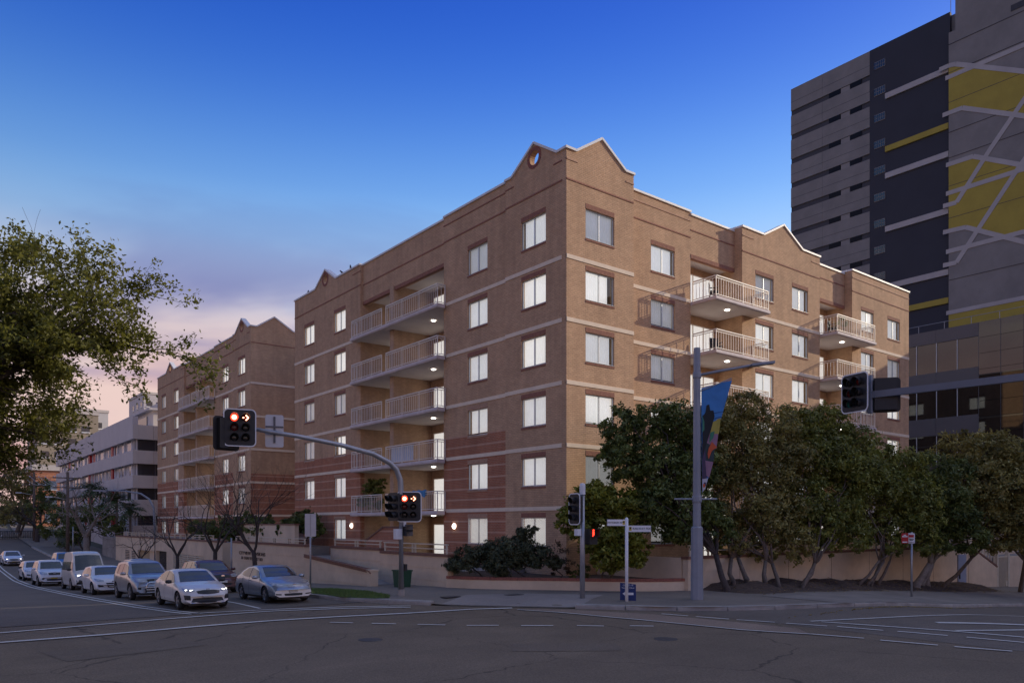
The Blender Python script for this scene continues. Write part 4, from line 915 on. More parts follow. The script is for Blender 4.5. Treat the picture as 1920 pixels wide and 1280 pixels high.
for i in range(19):                                            # grey section: one concrete panel per storey, split at a vertical joint
    z1 = zz[i] if i == 0 else zz[i]-.62; z0 = zz[i+1]+.0
    part('concrete_panel', MB().box(63.6, 64.0, 23.85, 28.04, z0+.012, z1), M_tg, tw); part('concrete_panel', MB().box(63.6, 64.0, 18.0, 23.83, z0+.012, z1), M_tg, tw)
    zc = zz[i+1]
    part('recess_strip', MB().box(63.72, 63.99, 18.0, 28.04, zc-.62, zc), M_tdk, tw)
    for y0, y1 in ((21.55, 23.0), (19.0, 20.35)): part('window', MB().box(63.62, 63.72, y0, y1, zc-.60, zc-.02+.1), M_twin, tw)
    part('spandrel', MB().box(63.66, 63.73, 20.4, 21.5, zc-.60, zc-.03), M_tgl, tw)
    part('panel_joint', MB().box(63.594, 63.62, 18.0, 28.03, zc+1.05, zc+1.09), M_tdk, tw)
part('charcoal_wall', MB().box(63.6, 64.0, 9.3, 17.98, -5, 57.62), M_td, tw)
for i in range(12):
    z = 55.1-3.02*i; o = part('glass_brick_window', MB().box(63.55, 63.62, 16.2, 17.45, z, z+.85), M_tgl, tw)
    for a in range(5): part('pane', MB().box(63.53, 63.56, 16.24+.25*a, 16.44+.25*a, z+.05, z+.4).box(63.53, 63.56, 16.24+.25*a, 16.44+.25*a, z+.45, z+.8), M_dglass, o)
for z, m_ in ((51.85, M_tst), (45.85, M_ty), (42.84, M_tst), (36.8, M_tst), (30.3, M_tst), (27.28, M_ty)):
    part('stripe_ledge', MB().box(63.42, 63.6, 9.4, 16.15, z-.62, z), m_, tw)
part('grey_wing', MB().box(63.2, 64.0, -2, 9.27, -5, 55.2).box(63.21, 64.0, -2, 8.62, 55.2, 58.4), M_tg, tw)
def poly_panel(nm, pts, m_, x0, x1): part(nm, MB().prism('x', pts, x0, x1), m_, tw)
poly_panel('mustard_panel', [(9.26, 51.5), (8.59, 51.3), (2.26, 47.7), (-2, 45.1), (-2, 41.1), (2.26, 43.6), (7.92, 46.8), (9.26, 46.8)], M_ty, 63.17, 63.2)
poly_panel('mustard_panel', [(9.26, 41.1), (6.88, 41.1), (2.26, 38.5), (-2, 36.1), (-2, 32.05), (4.3, 32.1), (7.6, 34.1), (9.26, 34.1)], M_ty, 63.17, 63.2)
poly_panel('mustard_panel', [(9.26, 25.3), (-2, 25.3), (-2, 19), (9.26, 19)], M_ty, 63.17, 63.2)
def line(pts, x=63.15, wd=.46):
    x = 63.16-(63.11-x)*.1 if x < 63.12 else 63.16
    mb = MB()
    for i, (a, b) in enumerate(zip(pts, pts[1:])): mb.bar((x, a[0], a[1]), (x, b[0], b[1]), .04 if i % 2 == 0 else .043, wd, up=(0, 0, 1))
    part('painted_line', mb, M_tst, tw)
line([(10.2, 51.7), (9.27, 51.71), (8.59, 51.57), (2.26, 47.9), (-2, 45.4)]); line([(9.58, 50.5), (-2, 50.5)], 63.09); line([(9.87, 46.7), (7.92, 46.67), (2.26, 43.49), (-2, 41.1)])
line([(-1.0, 49.3), (2.26, 45.09), (5.27, 41.35), (8.48, 36.97), (9.82, 37.0)], 63.08); line([(9.52, 41.26), (6.88, 41.22), (2.26, 38.61), (-2, 36.2)]); line([(9.52, 38.21), (-2, 38.28)], 63.09)
line([(-1, 43.3), (2.77, 38.47), (6.46, 33.45), (8.48, 30.65), (9.82, 30.69)], 63.08); line([(9.82, 34.21), (7.6, 34.1), (2.26, 31.04), (-2, 28.6)]); line([(9.52, 32.04), (-2, 32.05)], 63.09); line([(9.49, 25.54), (-2, 25.52)], 63.09, .42)
for z in (53.9, 47.76, 44.6, 28.95, 35.5, 41.9, 38.9, 50.9): part('panel_joint', MB().box(63.16, 63.205, -2, 9.27, z, z+.05), M_tdk, tw)
part('vent_slot', MB().box(63.15, 63.25, -1.9, 3.4, 54.4, 55.0), M_tdk, tw)
part('antenna', MB().tube([(66, 10.2, 57.6), (66, 10.2, 63)], .035, 6), M_galv, tw)
# ------------------------------------------------------------------ glass annexe below the tower
M_ag = pmat('annexe_panel', (.115, .105, .102), .5, .05, .5)
M_mir = pmat('annexe_mirror_glass', (.085, .085, .085), .03, .05, .3, metal=.9)
an = thing('glass_annexe', 'low dark glass and panel annexe with rooftop rail beside the tower', 'building', (55, 2, -3))
part('core', MB().box(55.3, 63.1, -40, 30, -6, 20.7), M_td, an)
part('roof_block', MB().box(57.0, 63.0, -40, -3.0, 20.7, 24.6), M_ag, an)  # unseen taller part, raised to cast the shade line on the brick front
for z0, z1 in ((20.75, 22.0), (16.2, 17.88), (11.75, 13.45), (7.3, 9.0), (2.9, 4.6)):
    for y in range(0, 7): part('spandrel_panel', MB().box(55.0, 55.3, 3.3+3.8*y+.01, 7.1+3.8*y-.01, z0, z1), M_ag, an)
for z0, z1 in ((17.88, 20.75), (13.45, 16.2), (9.0, 11.75), (4.6, 7.3)):
    y = 3.3
    while y < 29: part('pane', MB().box(55.1, 55.14, y+.02, y+1.85, z0+.02, z1-.02), M_mir, an); part('mullion', MB().box(55.02, 55.2, y-.035, y+.02, z0, z1), M_alu, an); y += 1.88
zc = [22.0-1.475*i for i in range(17)]
for i in range(16):
    for k in range(13):
        y1 = 3.27-1.85*k; part('curtain_wall_pane', MB().box(54.95, 55.0, y1-1.82, y1, zc[i+1]+.03, zc[i]), M_mir, an)
cwm = MB()
for k in range(14): cwm.box(54.93, 55.02, 3.285-1.85*k-.03, 3.285-1.85*k, -1.6, 22)
part('mullion', cwm, M_alud, an)
rl = MB().tube([(55.2, 29, 22.72), (55.2, -20, 22.72)], .03, 6)
for k in range(20): rl.tube([(55.2, 28-2.4*k, 21.9), (55.2, 28-2.4*k, 22.72)], .025, 6)
part('railing', rl, M_galv, an)
# grey block added outside the frame, angled along the sun to shade the junction
ob = thing('shading_block', 'plain grey block added out of view to shade the junction', 'building', (85, -55, -4))
pg = [(72, -26.6), (108, -39.7), (108, -85), (72, -85)]
part('wall', MB().prism('z', pg, -6, 41.5), M_tg, ob); part('parapet', MB().prism('z', [(71.8, -26.5), (108.2, -39.8), (108.2, -85.2), (71.8, -85.2)], 41.5, 42.3), M_tgl, ob)
for k in range(12): part('window_band', MB().box(71.93, 72.0, -84, -28, -2+3.5*k, -.2+3.5*k), M_dglass, ob)
# ------------------------------------------------------------------ trees and shrubs
def leaf_mesh(name, P, Nr, S, T, mat, asp=.42):
    n = len(P); rs = np.random.RandomState(n % 9973)
    t = rs.normal(size=(n, 3)); Nr = Nr/np.maximum(1e-6, np.linalg.norm(Nr, axis=1))[:, None]
    t -= Nr*np.sum(t*Nr, axis=1)[:, None]; t /= np.maximum(1e-6, np.linalg.norm(t, axis=1))[:, None]
    b = np.cross(Nr, t); s = S[:, None]
    V = np.empty((n, 4, 3)); V[:, 0] = P-t*s*.5; V[:, 1] = P+b*s*asp*.5+Nr*s*.08; V[:, 2] = P+t*s*.5; V[:, 3] = P-b*s*asp*.5+Nr*s*.08
    me = bpy.data.meshes.new(name); me.vertices.add(n*4); me.loops.add(n*4); me.polygons.add(n)
    me.vertices.foreach_set('co', V.reshape(-1)); me.loops.foreach_set('vertex_index', np.arange(n*4, dtype=np.int32))
    me.polygons.foreach_set('loop_start', np.arange(0, n*4, 4, dtype=np.int32))
    a = me.attributes.new('tint', 'FLOAT', 'FACE'); a.data.foreach_set('value', np.clip(T, 0, 1).astype(np.float32))
    me.materials.append(mat); me.update(calc_edges=True); me.validate(); return me
def clump_leaves(clumps, count, size, seed, tint_bias=None, fill=.5, ragged=.28):
    rs = np.random.RandomState(seed); C = np.array([c[:3] for c in clumps]); Rr = np.array([c[3] for c in clumps])
    # small twig-tufts on and in each clump make the outline uneven and leave gaps
    w_ = Rr**2; tuft_n = max(20, count//42); ci = rs.choice(len(C), tuft_n, p=w_/w_.sum())
    d = rs.normal(size=(tuft_n, 3)); d /= np.linalg.norm(d, axis=1)[:, None]; d[:, 2] *= .85
    rad = (fill+(1-fill)*rs.rand(tuft_n)**.6)*(1+ragged*(rs.rand(tuft_n)-.45))
    tc = C[ci]+d*(Rr[ci]*rad)[:, None]; tr = Rr[ci]*rs.uniform(.14, .30, tuft_n)
    k = rs.randint(0, tuft_n, count); g = rs.normal(size=(count, 3))*.55; g[:, 2] *= .7
    P = tc[k]+g*tr[k][:, None]; out = P-C[ci[k]]
    Nr = out/np.maximum(.05, np.linalg.norm(out, axis=1))[:, None]*.6+rs.normal(size=(count, 3))*.8+np.array([0, 0, .45])
    tt = rs.rand(tuft_n); T = tt[k]*.55+rs.rand(count)*.45
    if tint_bias is not None: T = T*.8+.2*tint_bias(P)
    return P, Nr, size*rs.uniform(.65, 1.35, count), T, tc
def limb(mb, a, b, r0, r1, seed, sag=.1, n=5, sides=6):
    q = random.Random(seed); a, b = Vector(a), Vector(b); pts = []
    l = (b-a).length
    for i in range(n+1):
        t = i/n; p = a.lerp(b, t); 
        if 0 < i < n: p += Vector((q.uniform(-1, 1), q.uniform(-1, 1), q.uniform(-.6, .9)))*l*.06
        p.z += sag*l*math.sin(t*math.pi)*.5; pts.append(p)
    mb.tube(pts, [r0+(r1-r0)*i/n for i in range(n+1)], sides); return pts
def leafy(name, label, bases, clumps, count, size, mat, bark, seed, group=None, tr=.12, cat='tree', fill=.5, tufts=True, asp=.42, ragged=.28):
    b0 = bases[0]; o = thing(name, label, cat, b0, group)
    P, Nr, S, T, tc = clump_leaves(clumps, count, size, seed, fill=fill, ragged=ragged)
    q = random.Random(seed); tk = MB()
    cen = [Vector(c[:3]) for c in clumps]
    for bi, b in enumerate(bases):
        b = Vector(b); low = min(cen, key=lambda c: (c-b).length+(c.z-b.z)*.3)
        fork = b.lerp(low, .55)+Vector((q.uniform(-.2, .2), q.uniform(-.2, .2), .1))
        rr = tr*q.uniform(.7, 1.15)
        tk.tube([b+Vector((0, 0, -.25)), b+Vector((0, 0, .08)), b.lerp(fork, .4)+Vector((q.uniform(-.12, .12), q.uniform(-.12, .12), 0)), fork], [rr*1.7, rr*1.25, rr, rr*.85], 8)
        for c in [c for i, c in enumerate(cen) if i % len(bases) == bi]:
            limb(tk, fork, c, rr*.62, rr*.16, q.random())
    for i in q.sample(range(len(tc)), min(len(tc), 90)):
        p = Vector(tc[i]); c = min(cen, key=lambda c_: (c_-p).length); limb(tk, c, p, tr*.16, tr*.05, q.random(), n=3, sides=4)
    part('trunk', tk, bark, o, smooth=True)
    cr = link('crown', leaf_mesh('crown', P-np.array(b0), Nr, S, T, mat, asp), o)
    return o
LM_dark = leaf_mat('dark_leaves', (.034, .052, .012), (.22, .26, .06))
LM_mid = leaf_mat('mid_leaves', (.052, .064, .012), (.34, .35, .065))
LM_olive = leaf_mat('olive_brown_leaves', (.078, .070, .018), (.44, .38, .11))
LM_yg = leaf_mat('yellow_green_leaves', (.085, .10, .012), (.34, .34, .04))
LM_shrub = leaf_mat('grey_green_leaves', (.034, .042, .022), (.15, .17, .085))
LM_big = leaf_mat('spring_leaves', (.062, .066, .012), (.27, .265, .045), trans=.4)
LM_autumn = leaf_mat('autumn_leaves', (.10, .065, .012), (.30, .23, .04))
CL_A = [ (0.85,-2.64,7.45,0.94), (2.24,-3.11,7.75,1.07), (3.57,-3.52,7.58,1.33), (0.76,-3.21,6.00,1.16), (2.23,-3.73,5.58,1.52), (3.95,-3.82,5.65,1.45), (1.66,-3.92,3.92,1.39), (3.15,-4.46,3.70,1.29), (0.94,-2.72,8.11,0.38), (0.21,-2.78,6.23,0.65) ]
CL_B = [ (7.12,-4.42,8.64,1.13), (5.72,-3.95,7.95,1.24), (8.55,-4.91,7.83,1.40), (6.50,-4.56,6.71,1.61), (8.31,-5.35,5.75,1.64), (5.12,-4.10,5.68,1.35), (6.46,-5.17,4.46,1.59), (4.89,-4.57,3.47,1.16), (8.06,-5.79,3.48,1.37), (6.46,-5.17,2.86,0.93) ]
CL_C = [ (11.12,-5.03,7.88,1.38), (12.63,-5.58,8.21,1.24), (13.47,-6.25,7.13,1.34), (11.28,-5.79,6.38,1.62), (13.20,-6.67,5.62,1.46), (10.20,-5.58,4.27,1.50), (12.10,-6.44,3.76,1.36), (10.61,-5.90,2.72,0.83) ]
CL_D = [ (15.30,-6.42,6.41,1.32), (16.89,-7.04,6.17,1.28), (15.51,-6.59,4.89,1.60), (17.32,-7.39,4.63,1.45), (15.02,-6.84,3.24,1.04), (16.81,-7.62,3.24,1.16) ]
CL_E = [ (19.76,-7.40,5.99,1.30), (20.33,-7.85,4.69,1.51), (19.31,-7.04,3.53,1.10), (20.79,-8.21,3.53,1.33), (19.24,-7.63,2.52,0.69) ]
CL_F = [ (23.28,-7.63,7.34,1.21), (24.47,-8.57,7.18,1.52), (25.66,-9.51,6.73,1.67), (22.67,-8.42,5.61,1.63), (24.06,-9.53,5.02,1.78), (23.13,-8.79,3.54,1.36), (24.76,-10.08,3.54,1.66), (26.85,-10.46,5.67,2.00) ]
CL_Y = [ (-1.36,-3.70,4.28,0.92), (-2.05,-3.15,3.67,0.79), (-0.67,-4.24,3.89,0.92), (-1.74,-3.78,2.79,0.91), (-0.81,-4.52,2.58,0.91), (-2.26,-2.74,3.12,0.49), (-1.38,-4.32,1.72,0.78), (-0.62,-4.93,1.72,0.60), (-0.09,-5.09,2.25,0.39) ]
CL_Y = [(x+.6, y+.9, z, r_*.95) for x, y, z, r_ in CL_Y]
CL_S = [ (-4.84,1.35,1.61,0.70), (-4.10,0.51,1.80,0.83), (-3.33,-0.36,1.97,0.87), (-2.65,-1.15,1.82,0.68), (-2.99,-0.49,2.70,0.46), (-2.57,-0.70,3.00,0.28), (-3.90,-0.16,1.36,0.64), (-2.21,-1.75,1.53,0.41), (-5.26,1.55,1.34,0.37) ]
CL_S = [(x+.45, y+.55, z, r_*.95) for x, y, z, r_ in CL_S]
CL_H1 = [ (-1.84,27.54,3.06,0.77), (-1.43,25.94,3.33,0.91), (-1.32,24.57,2.80,0.67), (-2.30,27.90,2.67,0.54) ]
CL_H2 = [ (-2.2,35.83,3.2,1.1), (-3.2,38.8,3.0,1.1), (-1.8,32.80,2.9,1.0), (-4.3,41.9,2.7,.9), (-2.9,36.49,2.5,1.0), (-2.0,34.3,2.6,.9), (-2.4,37.4,2.9,1.0), (-2.0,31.2,2.5,.8), (-3.8,40.4,2.6,.9) ]
CL_G1 = [ (-8.99,124.99,9.94,3.18), (-11.37,123.05,8.05,3.88), (-7.70,126.52,6.45,2.69), (-11.23,116.56,10.76,2.81), (-5.98,131.54,8.44,2.05) ]
CL_G2 = [ (-10.80,113.68,4.93,2.44), (-8.57,111.91,4.53,1.95), (-13.59,108.24,5.23,2.63) ]
CL_G3 = [ (-8.33,83.67,4.28,1.72), (-6.88,79.97,3.61,1.94), (-5.50,76.33,4.23,1.90), (-4.69,73.14,2.97,1.61), (-9.07,86.80,2.61,1.49), (-7.64,80.58,1.99,1.82) ]
CL_G4 = [ (-8.14,103.92,8.32,1.70), (-7.23,100.66,6.71,1.82), (-8.72,101.83,5.57,1.67) ]
def lower(cl):
    return cl+[(x+.25, y-.7, max(z-1.15, 1.5+r_*.6), r_*.72) for x, y, z, r_ in cl if z < 4.7]
CL_B, CL_C, CL_D, CL_E, CL_F = map(lower, (CL_B, CL_C, CL_D, CL_E, CL_F)); CL_A = CL_A+[(2.2, -5.0, 3.0, .9), (3.6, -5.6, 2.9, .9), (.8, -4.6, 4.2, .7)]
CL_B = CL_B+[(9.6, -5.4, 6.6, 1.2), (4.4, -4.0, 7.0, 1.0)]; CL_D = CL_D+[(14.3, -6.6, 5.6, 1.1), (18.2, -7.2, 5.4, 1.1)]; CL_E = CL_E+[(21.6, -7.9, 5.9, 1.1), (18.6, -7.2, 4.4, 1.0)]
def gb_(x, y): return (x, y, bed_h(x, y))
RG = 'leafy trees along the right hand street wall'
leafy('street_tree', 'dark green leafy tree leaning left over the corner planter behind the banner pole', [gb_(2.9, -6.7)], CL_A, 33000, .20, LM_dark, M_barkd, 1, RG)
leafy('street_tree', 'tall olive brown multi stem tree right of the banner pole', [gb_(3.6, -6.5), gb_(4.7, -6.4), gb_(5.3, -6.9), gb_(6.0, -7.1)], CL_B, 42000, .185, LM_olive, M_bark, 2, RG, .13)
leafy('street_tree', 'dense green tree with tufted top next to the tall olive brown tree', [gb_(7.4, -7.4), gb_(8.0, -7.2)], CL_C, 34000, .20, LM_mid, M_bark, 3, RG, .10)
leafy('street_tree', 'rounded green tree with slender stems left of the red parking sign', [gb_(12.6, -7.3), gb_(13.2, -7.4), gb_(13.9, -7.2), gb_(14.7, -7.2)], CL_D, 29000, .205, LM_mid, M_bark, 4, RG, .075)
leafy('street_tree', 'dark green tree with thick pale trunk behind the red parking sign', [gb_(18.6, -7.3), gb_(19.3, -7.3), gb_(20.0, -7.2)], CL_E, 24000, .21, LM_dark, M_barkg, 5, RG, .17)
leafy('street_tree', 'broad brownish green tree over the stair enclosure and gate', [gb_(22.2, -7.2), (29.5, -8.6, path_h(29.5, -8.6))], CL_F, 36000, .215, LM_olive, M_bark, 6, RG, .11)
leafy('planter_tree', 'yellow green feathery shrub tree in the corner planter', [(-.6, -2.9, .8), (-.3, -3.1, .8)], CL_Y, 20000, .18, LM_yg, M_bark, 7, None, .045, 'tree', asp=.5)
leafy('planter_shrub', 'low dark grey green shrub spilling over the planter wall', [(-3.2, .6, .8), (-2.7, -.3, .8), (-3.8, 1.4, .8)], CL_S, 20000, .17, LM_shrub, M_barkd, 8, None, .035, 'shrub', fill=.35, asp=.3)
leafy('planter_shrub', 'reddish sparse shrub at the building corner beside the feathery shrub tree', [(-1.4, -1.2, .8)], [(-1.5, -1.2, 1.9, .55), (-1.2, -1.5, 1.4, .4), (-1.7, -.9, 1.3, .4)], 900, .10, leaf_mat('rusty_leaves', (.05, .03, .015), (.16, .11, .06)), M_barkd, 9, None, .03, 'shrub')
leafy('planter_shrub', 'small dark rounded shrub under the feathery shrub tree', [(-1.0, -2.2, .8)], [(-.95, -2.2, 1.15, .38), (-1.3, -1.9, 1.0, .25)], 1100, .09, LM_dark, M_barkd, 10, None, .03, 'shrub')
leafy('terrace_shrub', 'dark green shrub on the terrace against the brick end wall', [(-1.6, 26, 1.6)], CL_H1, 8000, .2, LM_dark, M_barkd, 11, None, .05, 'shrub')
leafy('terrace_shrub', 'large dark shrub mass between the two brick apartment blocks', [(-2.6, 36, 1.75), (-3.4, 39, 1.75)], CL_H2, 15000, .24, LM_dark, M_barkd, 12, None, .06, 'shrub')
leafy('potted_shrub', 'small dark shrub beside the entry steps of the cream wall', [(-5.6, 26.2, -.4)], [(-5.6, 26.2, .75, .42), (-5.4, 26.7, .5, .35)], 900, .14, LM_dark, M_barkd, 13, None, .03, 'shrub')
leafy('hanging_plant', 'trailing green plants filling the first floor balcony', [(.5, 18.6, 3.95)], [(.3, 18.3, 5.9, .35), (.3, 19.0, 5.8, .4), (.3, 19.7, 5.6, .4), (.2, 17.6, 5.9, .3), (0, 20.2, 4.6, .35), (0, 17.5, 4.5, .3), (.2, 18.8, 4.5, .45), (.2, 18.0, 5.3, .4), (.2, 19.4, 5.1, .5)], 6500, .15, LM_mid, M_barkd, 14, None, .02, 'plant')
leafy('park_tree', 'yellow autumn tree at the top of the left street', [(-9, 124, 1.2)], CL_G1, 7000, .42, LM_autumn, M_bark, 15, 'trees at the top of the left street', .3)
leafy('park_tree', 'green brown bushy tree below the yellow autumn tree', [(-10, 112, .9)], CL_G2, 4000, .4, LM_olive, M_bark, 16, 'trees at the top of the left street', .2)
leafy('street_bush', 'dark green bush mass beside the power poles', [(-6.5, 79, -.2), (-5, 75, -.3), (-8, 84, 0)], CL_G3, 8500, .3, LM_dark, M_barkd, 17, None, .1, 'shrub')
leafy('park_tree', 'dark olive tree in front of the small red brick flats', [(-7.5, 102, .6)], CL_G4, 3500, .34, LM_dark, M_bark, 18, 'trees at the top of the left street', .15)

def grow(tk, p, d, l, r_, lvl, q, ends, up=.12, spread=.6, kids=(2, 3), twig=3, nseg=4, droop=0):
    pts = [p.copy()]; dd = d.copy()
    for i in range(nseg):
        dd = (dd+Vector((q.gauss(0, .13), q.gauss(0, .13), q.gauss(0, .10)+up*.25-droop*(1-lvl*.2)))).normalized(); p = p+dd*(l/nseg); pts.append(p.copy())
    r1 = r_*.62; tk.tube(pts, [r_+(r1-r_)*i/nseg for i in range(nseg+1)], 7 if lvl >= 3 else (5 if lvl == 2 else 3), cap=lvl >= 3)
    if lvl <= twig:
        for a in pts[1:]: ends.append((a, lvl))
    if lvl == 0: return
    k = q.randint(*kids)
    for i in range(k):
        ax = dd.cross(Vector((q.gauss(0, 1), q.gauss(0, 1), q.gauss(0, 1)))).normalized()
        nd = (Matrix.Rotation(q.uniform(.45, 1.15)*spread, 3, ax) @ dd).normalized()
        st = pts[-1] if i < 2 else pts[q.randint(1, nseg-1)]
        grow(tk, st, nd, l*q.uniform(.62, .85), r1*(.8 if i else .9), lvl-1, q, ends, up, spread, kids, twig, nseg, droop)
def bare(name, label, base, h, seed, lvl=5, r_=.11, group=None, up=.25, spread=.75, bark=None, stems=1):
    o = thing(name, label, 'tree', base, group); q = random.Random(seed); tk = MB(); ends = []
    b = Vector(base)
    tr = MB()
    f = b+Vector((q.uniform(-.1, .1), q.uniform(-.1, .1), h*.26)); tr.tube([b+Vector((0, 0, -.2)), b+Vector((0, 0, .1)), b.lerp(f, .6)+Vector((.04, .03, 0)), f], [r_*1.5, r_*1.15, r_, r_*.95], 9)
    for i in range(4):
        a = 2*math.pi*(i+q.random()*.5)/4; d = Vector((math.cos(a)*.62, math.sin(a)*.62, .9)).normalized()
        grow(tk, f-Vector((0, 0, .06)), d, h*.27, r_*.58, lvl-1, q, ends, up, spread, (2, 3), 0)
    part('trunk', tr, bark or M_barkd, o, smooth=True); part('branches', tk, bark or M_barkd, o, smooth=True, fix=False)
    return o
BG = 'bare winter trees along the left street footpath'
def fb_(x, y): return (x, y, path_h(x, y))
bare('bare_tree', 'leafless tree in front of the lettering on the cream wall', fb_(-8.7, 15.8), 6.6, 21, 6, .125, BG, .3, .62)
bare('bare_tree', 'wide leafless tree by the entry steps of the cream wall', fb_(-8.9, 22.4), 6.8, 22, 6, .13, BG, .3, .8)
bare('bare_tree', 'leafless forked tree beside the louvred garage wall', fb_(-8.9, 30.5), 5.8, 23, 5, .12, BG, .25, .75)
bare('bare_tree', 'small leafless tree in front of the garage doors', fb_(-8.9, 41.0), 4.4, 24, 5, .10, BG, .2, .9)
bare('bare_tree', 'big pale leafless tree with tangled crown beside the power pole', fb_(-8.6, 65.5), 8.8, 25, 6, .30, BG, .12, 1.0, M_barkg)
bare('bare_tree', 'leafless street tree on the grass patch up the hill', fb_(-9.2, 98), 6.6, 26, 5, .28, BG, .15, .9, M_barkd)
# big overhanging tree on the left, trunk outside the picture
bt = thing('spreading_tree', 'large spreading leafy tree overhanging the left street', 'tree', (-26.5, 1.5, .24))
q = random.Random(5); tk = MB(); ends = []; tr = MB()
b = Vector((-26.5, 1.5, .24)); f = Vector((-25.9, 1.4, 4.3)); tr.tube([b-Vector((0, 0, .3)), b+Vector((0, 0, .4)), (b+f)/2+Vector((.1, .1, 0)), f], [.62, .45, .36, .34], 12)
part('trunk', tr, M_barkd, bt, smooth=True)
tips = [((-17.9, -.3, 8.6), .12), ((-18.8, .6, 10.9), .12), ((-20.3, 1.4, 11.6), .12), ((-21.8, 2.4, 11.8), .12), ((-19.5, .5, 8.6), .11), ((-21.0, 1.9, 6.2), .10), ((-20.9, 1.6, 8.0), .11), ((-22.2, 2.8, 5.8), .1), ((-22.0, 2.6, 8.8), .11), ((-20.2, -.6, 9.6), .1), ((-22.3, 2.8, 6.6), .1), ((-23.2, 3.4, 10.5), .1), ((-27, 5, 10), .12), ((-29, 0, 9.5), .12), ((-26, -3, 9.5), .12), ((-21.6, 1.6, 7.9), .09), ((-22.0, 2.6, 5.2), .09), ((-21.2, .3, 10.2), .09), ((-22.4, 3.2, 4.7), .1)]
BR = []
for i, (t, rr) in enumerate(tips):
    t = (t[0], t[1], t[2]-(.9 if t[2] > 9.4 else 0))
    pts = limb(tk, f, t, .17, .035, i, .22, 7, 6); BR.append(pts)
    for j in range(2, 8):
        for _ in range(3):
            d = (pts[j]-pts[j-1]).normalized()+Vector((q.gauss(0, .6), q.gauss(0, .6), q.gauss(.1, .5))); grow(tk, pts[j], d.normalized(), q.uniform(.7, 1.35), .022, 2, q, ends, .05, .75, (2, 3), 2, 3)
part('branches', tk, M_barkd, bt, smooth=True, fix=False)
rs = np.random.RandomState(4); E_ = np.array([tuple(e[0]) for e in ends])
dn = rs.rand(len(E_)); E_ = E_[dn < .93]
cnt = 120000; k = rs.randint(0, len(E_), cnt); P = E_[k]+rs.normal(size=(cnt, 3))*np.array([.12, .12, .10]); keep = (P[:, 2] < 12.4) & (P[:, 2] > 4.3) & (rs.rand(cnt) < np.clip(.6+(P[:, 2]-5)*.2, .6, 1)) & ((P[:, 0] < -20.2) | (rs.rand(cnt) < .75)); P = P[keep]; kk = k[keep]; n_ = len(P)
tt = rs.rand(len(E_)); Tn = np.clip(tt[kk]*.55+rs.rand(n_)*.35+(P[:, 2]-6)/6*.18, 0, 1)
link('crown', leaf_mesh('crown', P-np.array((-26.5, 1.5, .24)), rs.normal(size=(n_, 3))+np.array([0, 0, .8]), rs.uniform(.08, .19, n_), Tn, LM_big, .5), bt)
# palms
LM_palm = pmat('palm_frond', (.05, .085, .022), .5, .4, 3)
def palm(label, base, h, seed, fl=1.9):
    o = thing('palm_tree', label, 'tree', base, 'palms in front of the grey flats'); q = random.Random(seed); b = Vector(base); t = MB()
    top = b+Vector((.2, .1, h)); t.tube([b, b.lerp(top, .5)+Vector((.1, 0, 0)), top], [.2, .15, .14], 8); part('trunk', t, M_bark, o, smooth=True)
    fr = MB()
    for i in range(30):
        a = q.uniform(0, 6.3); el = q.uniform(-.3, 1.2); d = Vector((math.cos(a)*math.cos(el), math.sin(a)*math.cos(el), math.sin(el))); sd = Vector((-math.sin(a), math.cos(a), 0)); pts = []
        for s_ in range(7): u = s_/6; pts.append(top+d*fl*u+Vector((0, 0, -.9*u*u*fl*.5)))
        for s_ in range(1, 6):
            for sg in (-1, 1):
                p = pts[s_]; l_ = fl*.36*(1-abs(s_/6-.5)); e = p+sd*sg*l_+(pts[s_+1]-p)*1.1+Vector((0, 0, -l_*.35)); wv = (pts[s_+1]-p)*.33
                fr.add([p-wv, p+wv, e], [(0, 1, 2)])
        fr.tube(pts, [.025-.003*j for j in range(7)], 3, cap=False)
    part('fronds', fr, LM_palm, o, fix=False)
palm('palm with upright fronds against the red panel of the grey flats', (-4.9, 86, .3), 7.4, 1, 2.6)
palm('palm with dense crown in front of the grey flats middle bays', (-4.2, 74.0, -.4), 6.3, 2, 2.2)
palm('short palm at the corner of the grey flats', (-3.6, 70.0, -.4), 5.2, 3, 1.9)
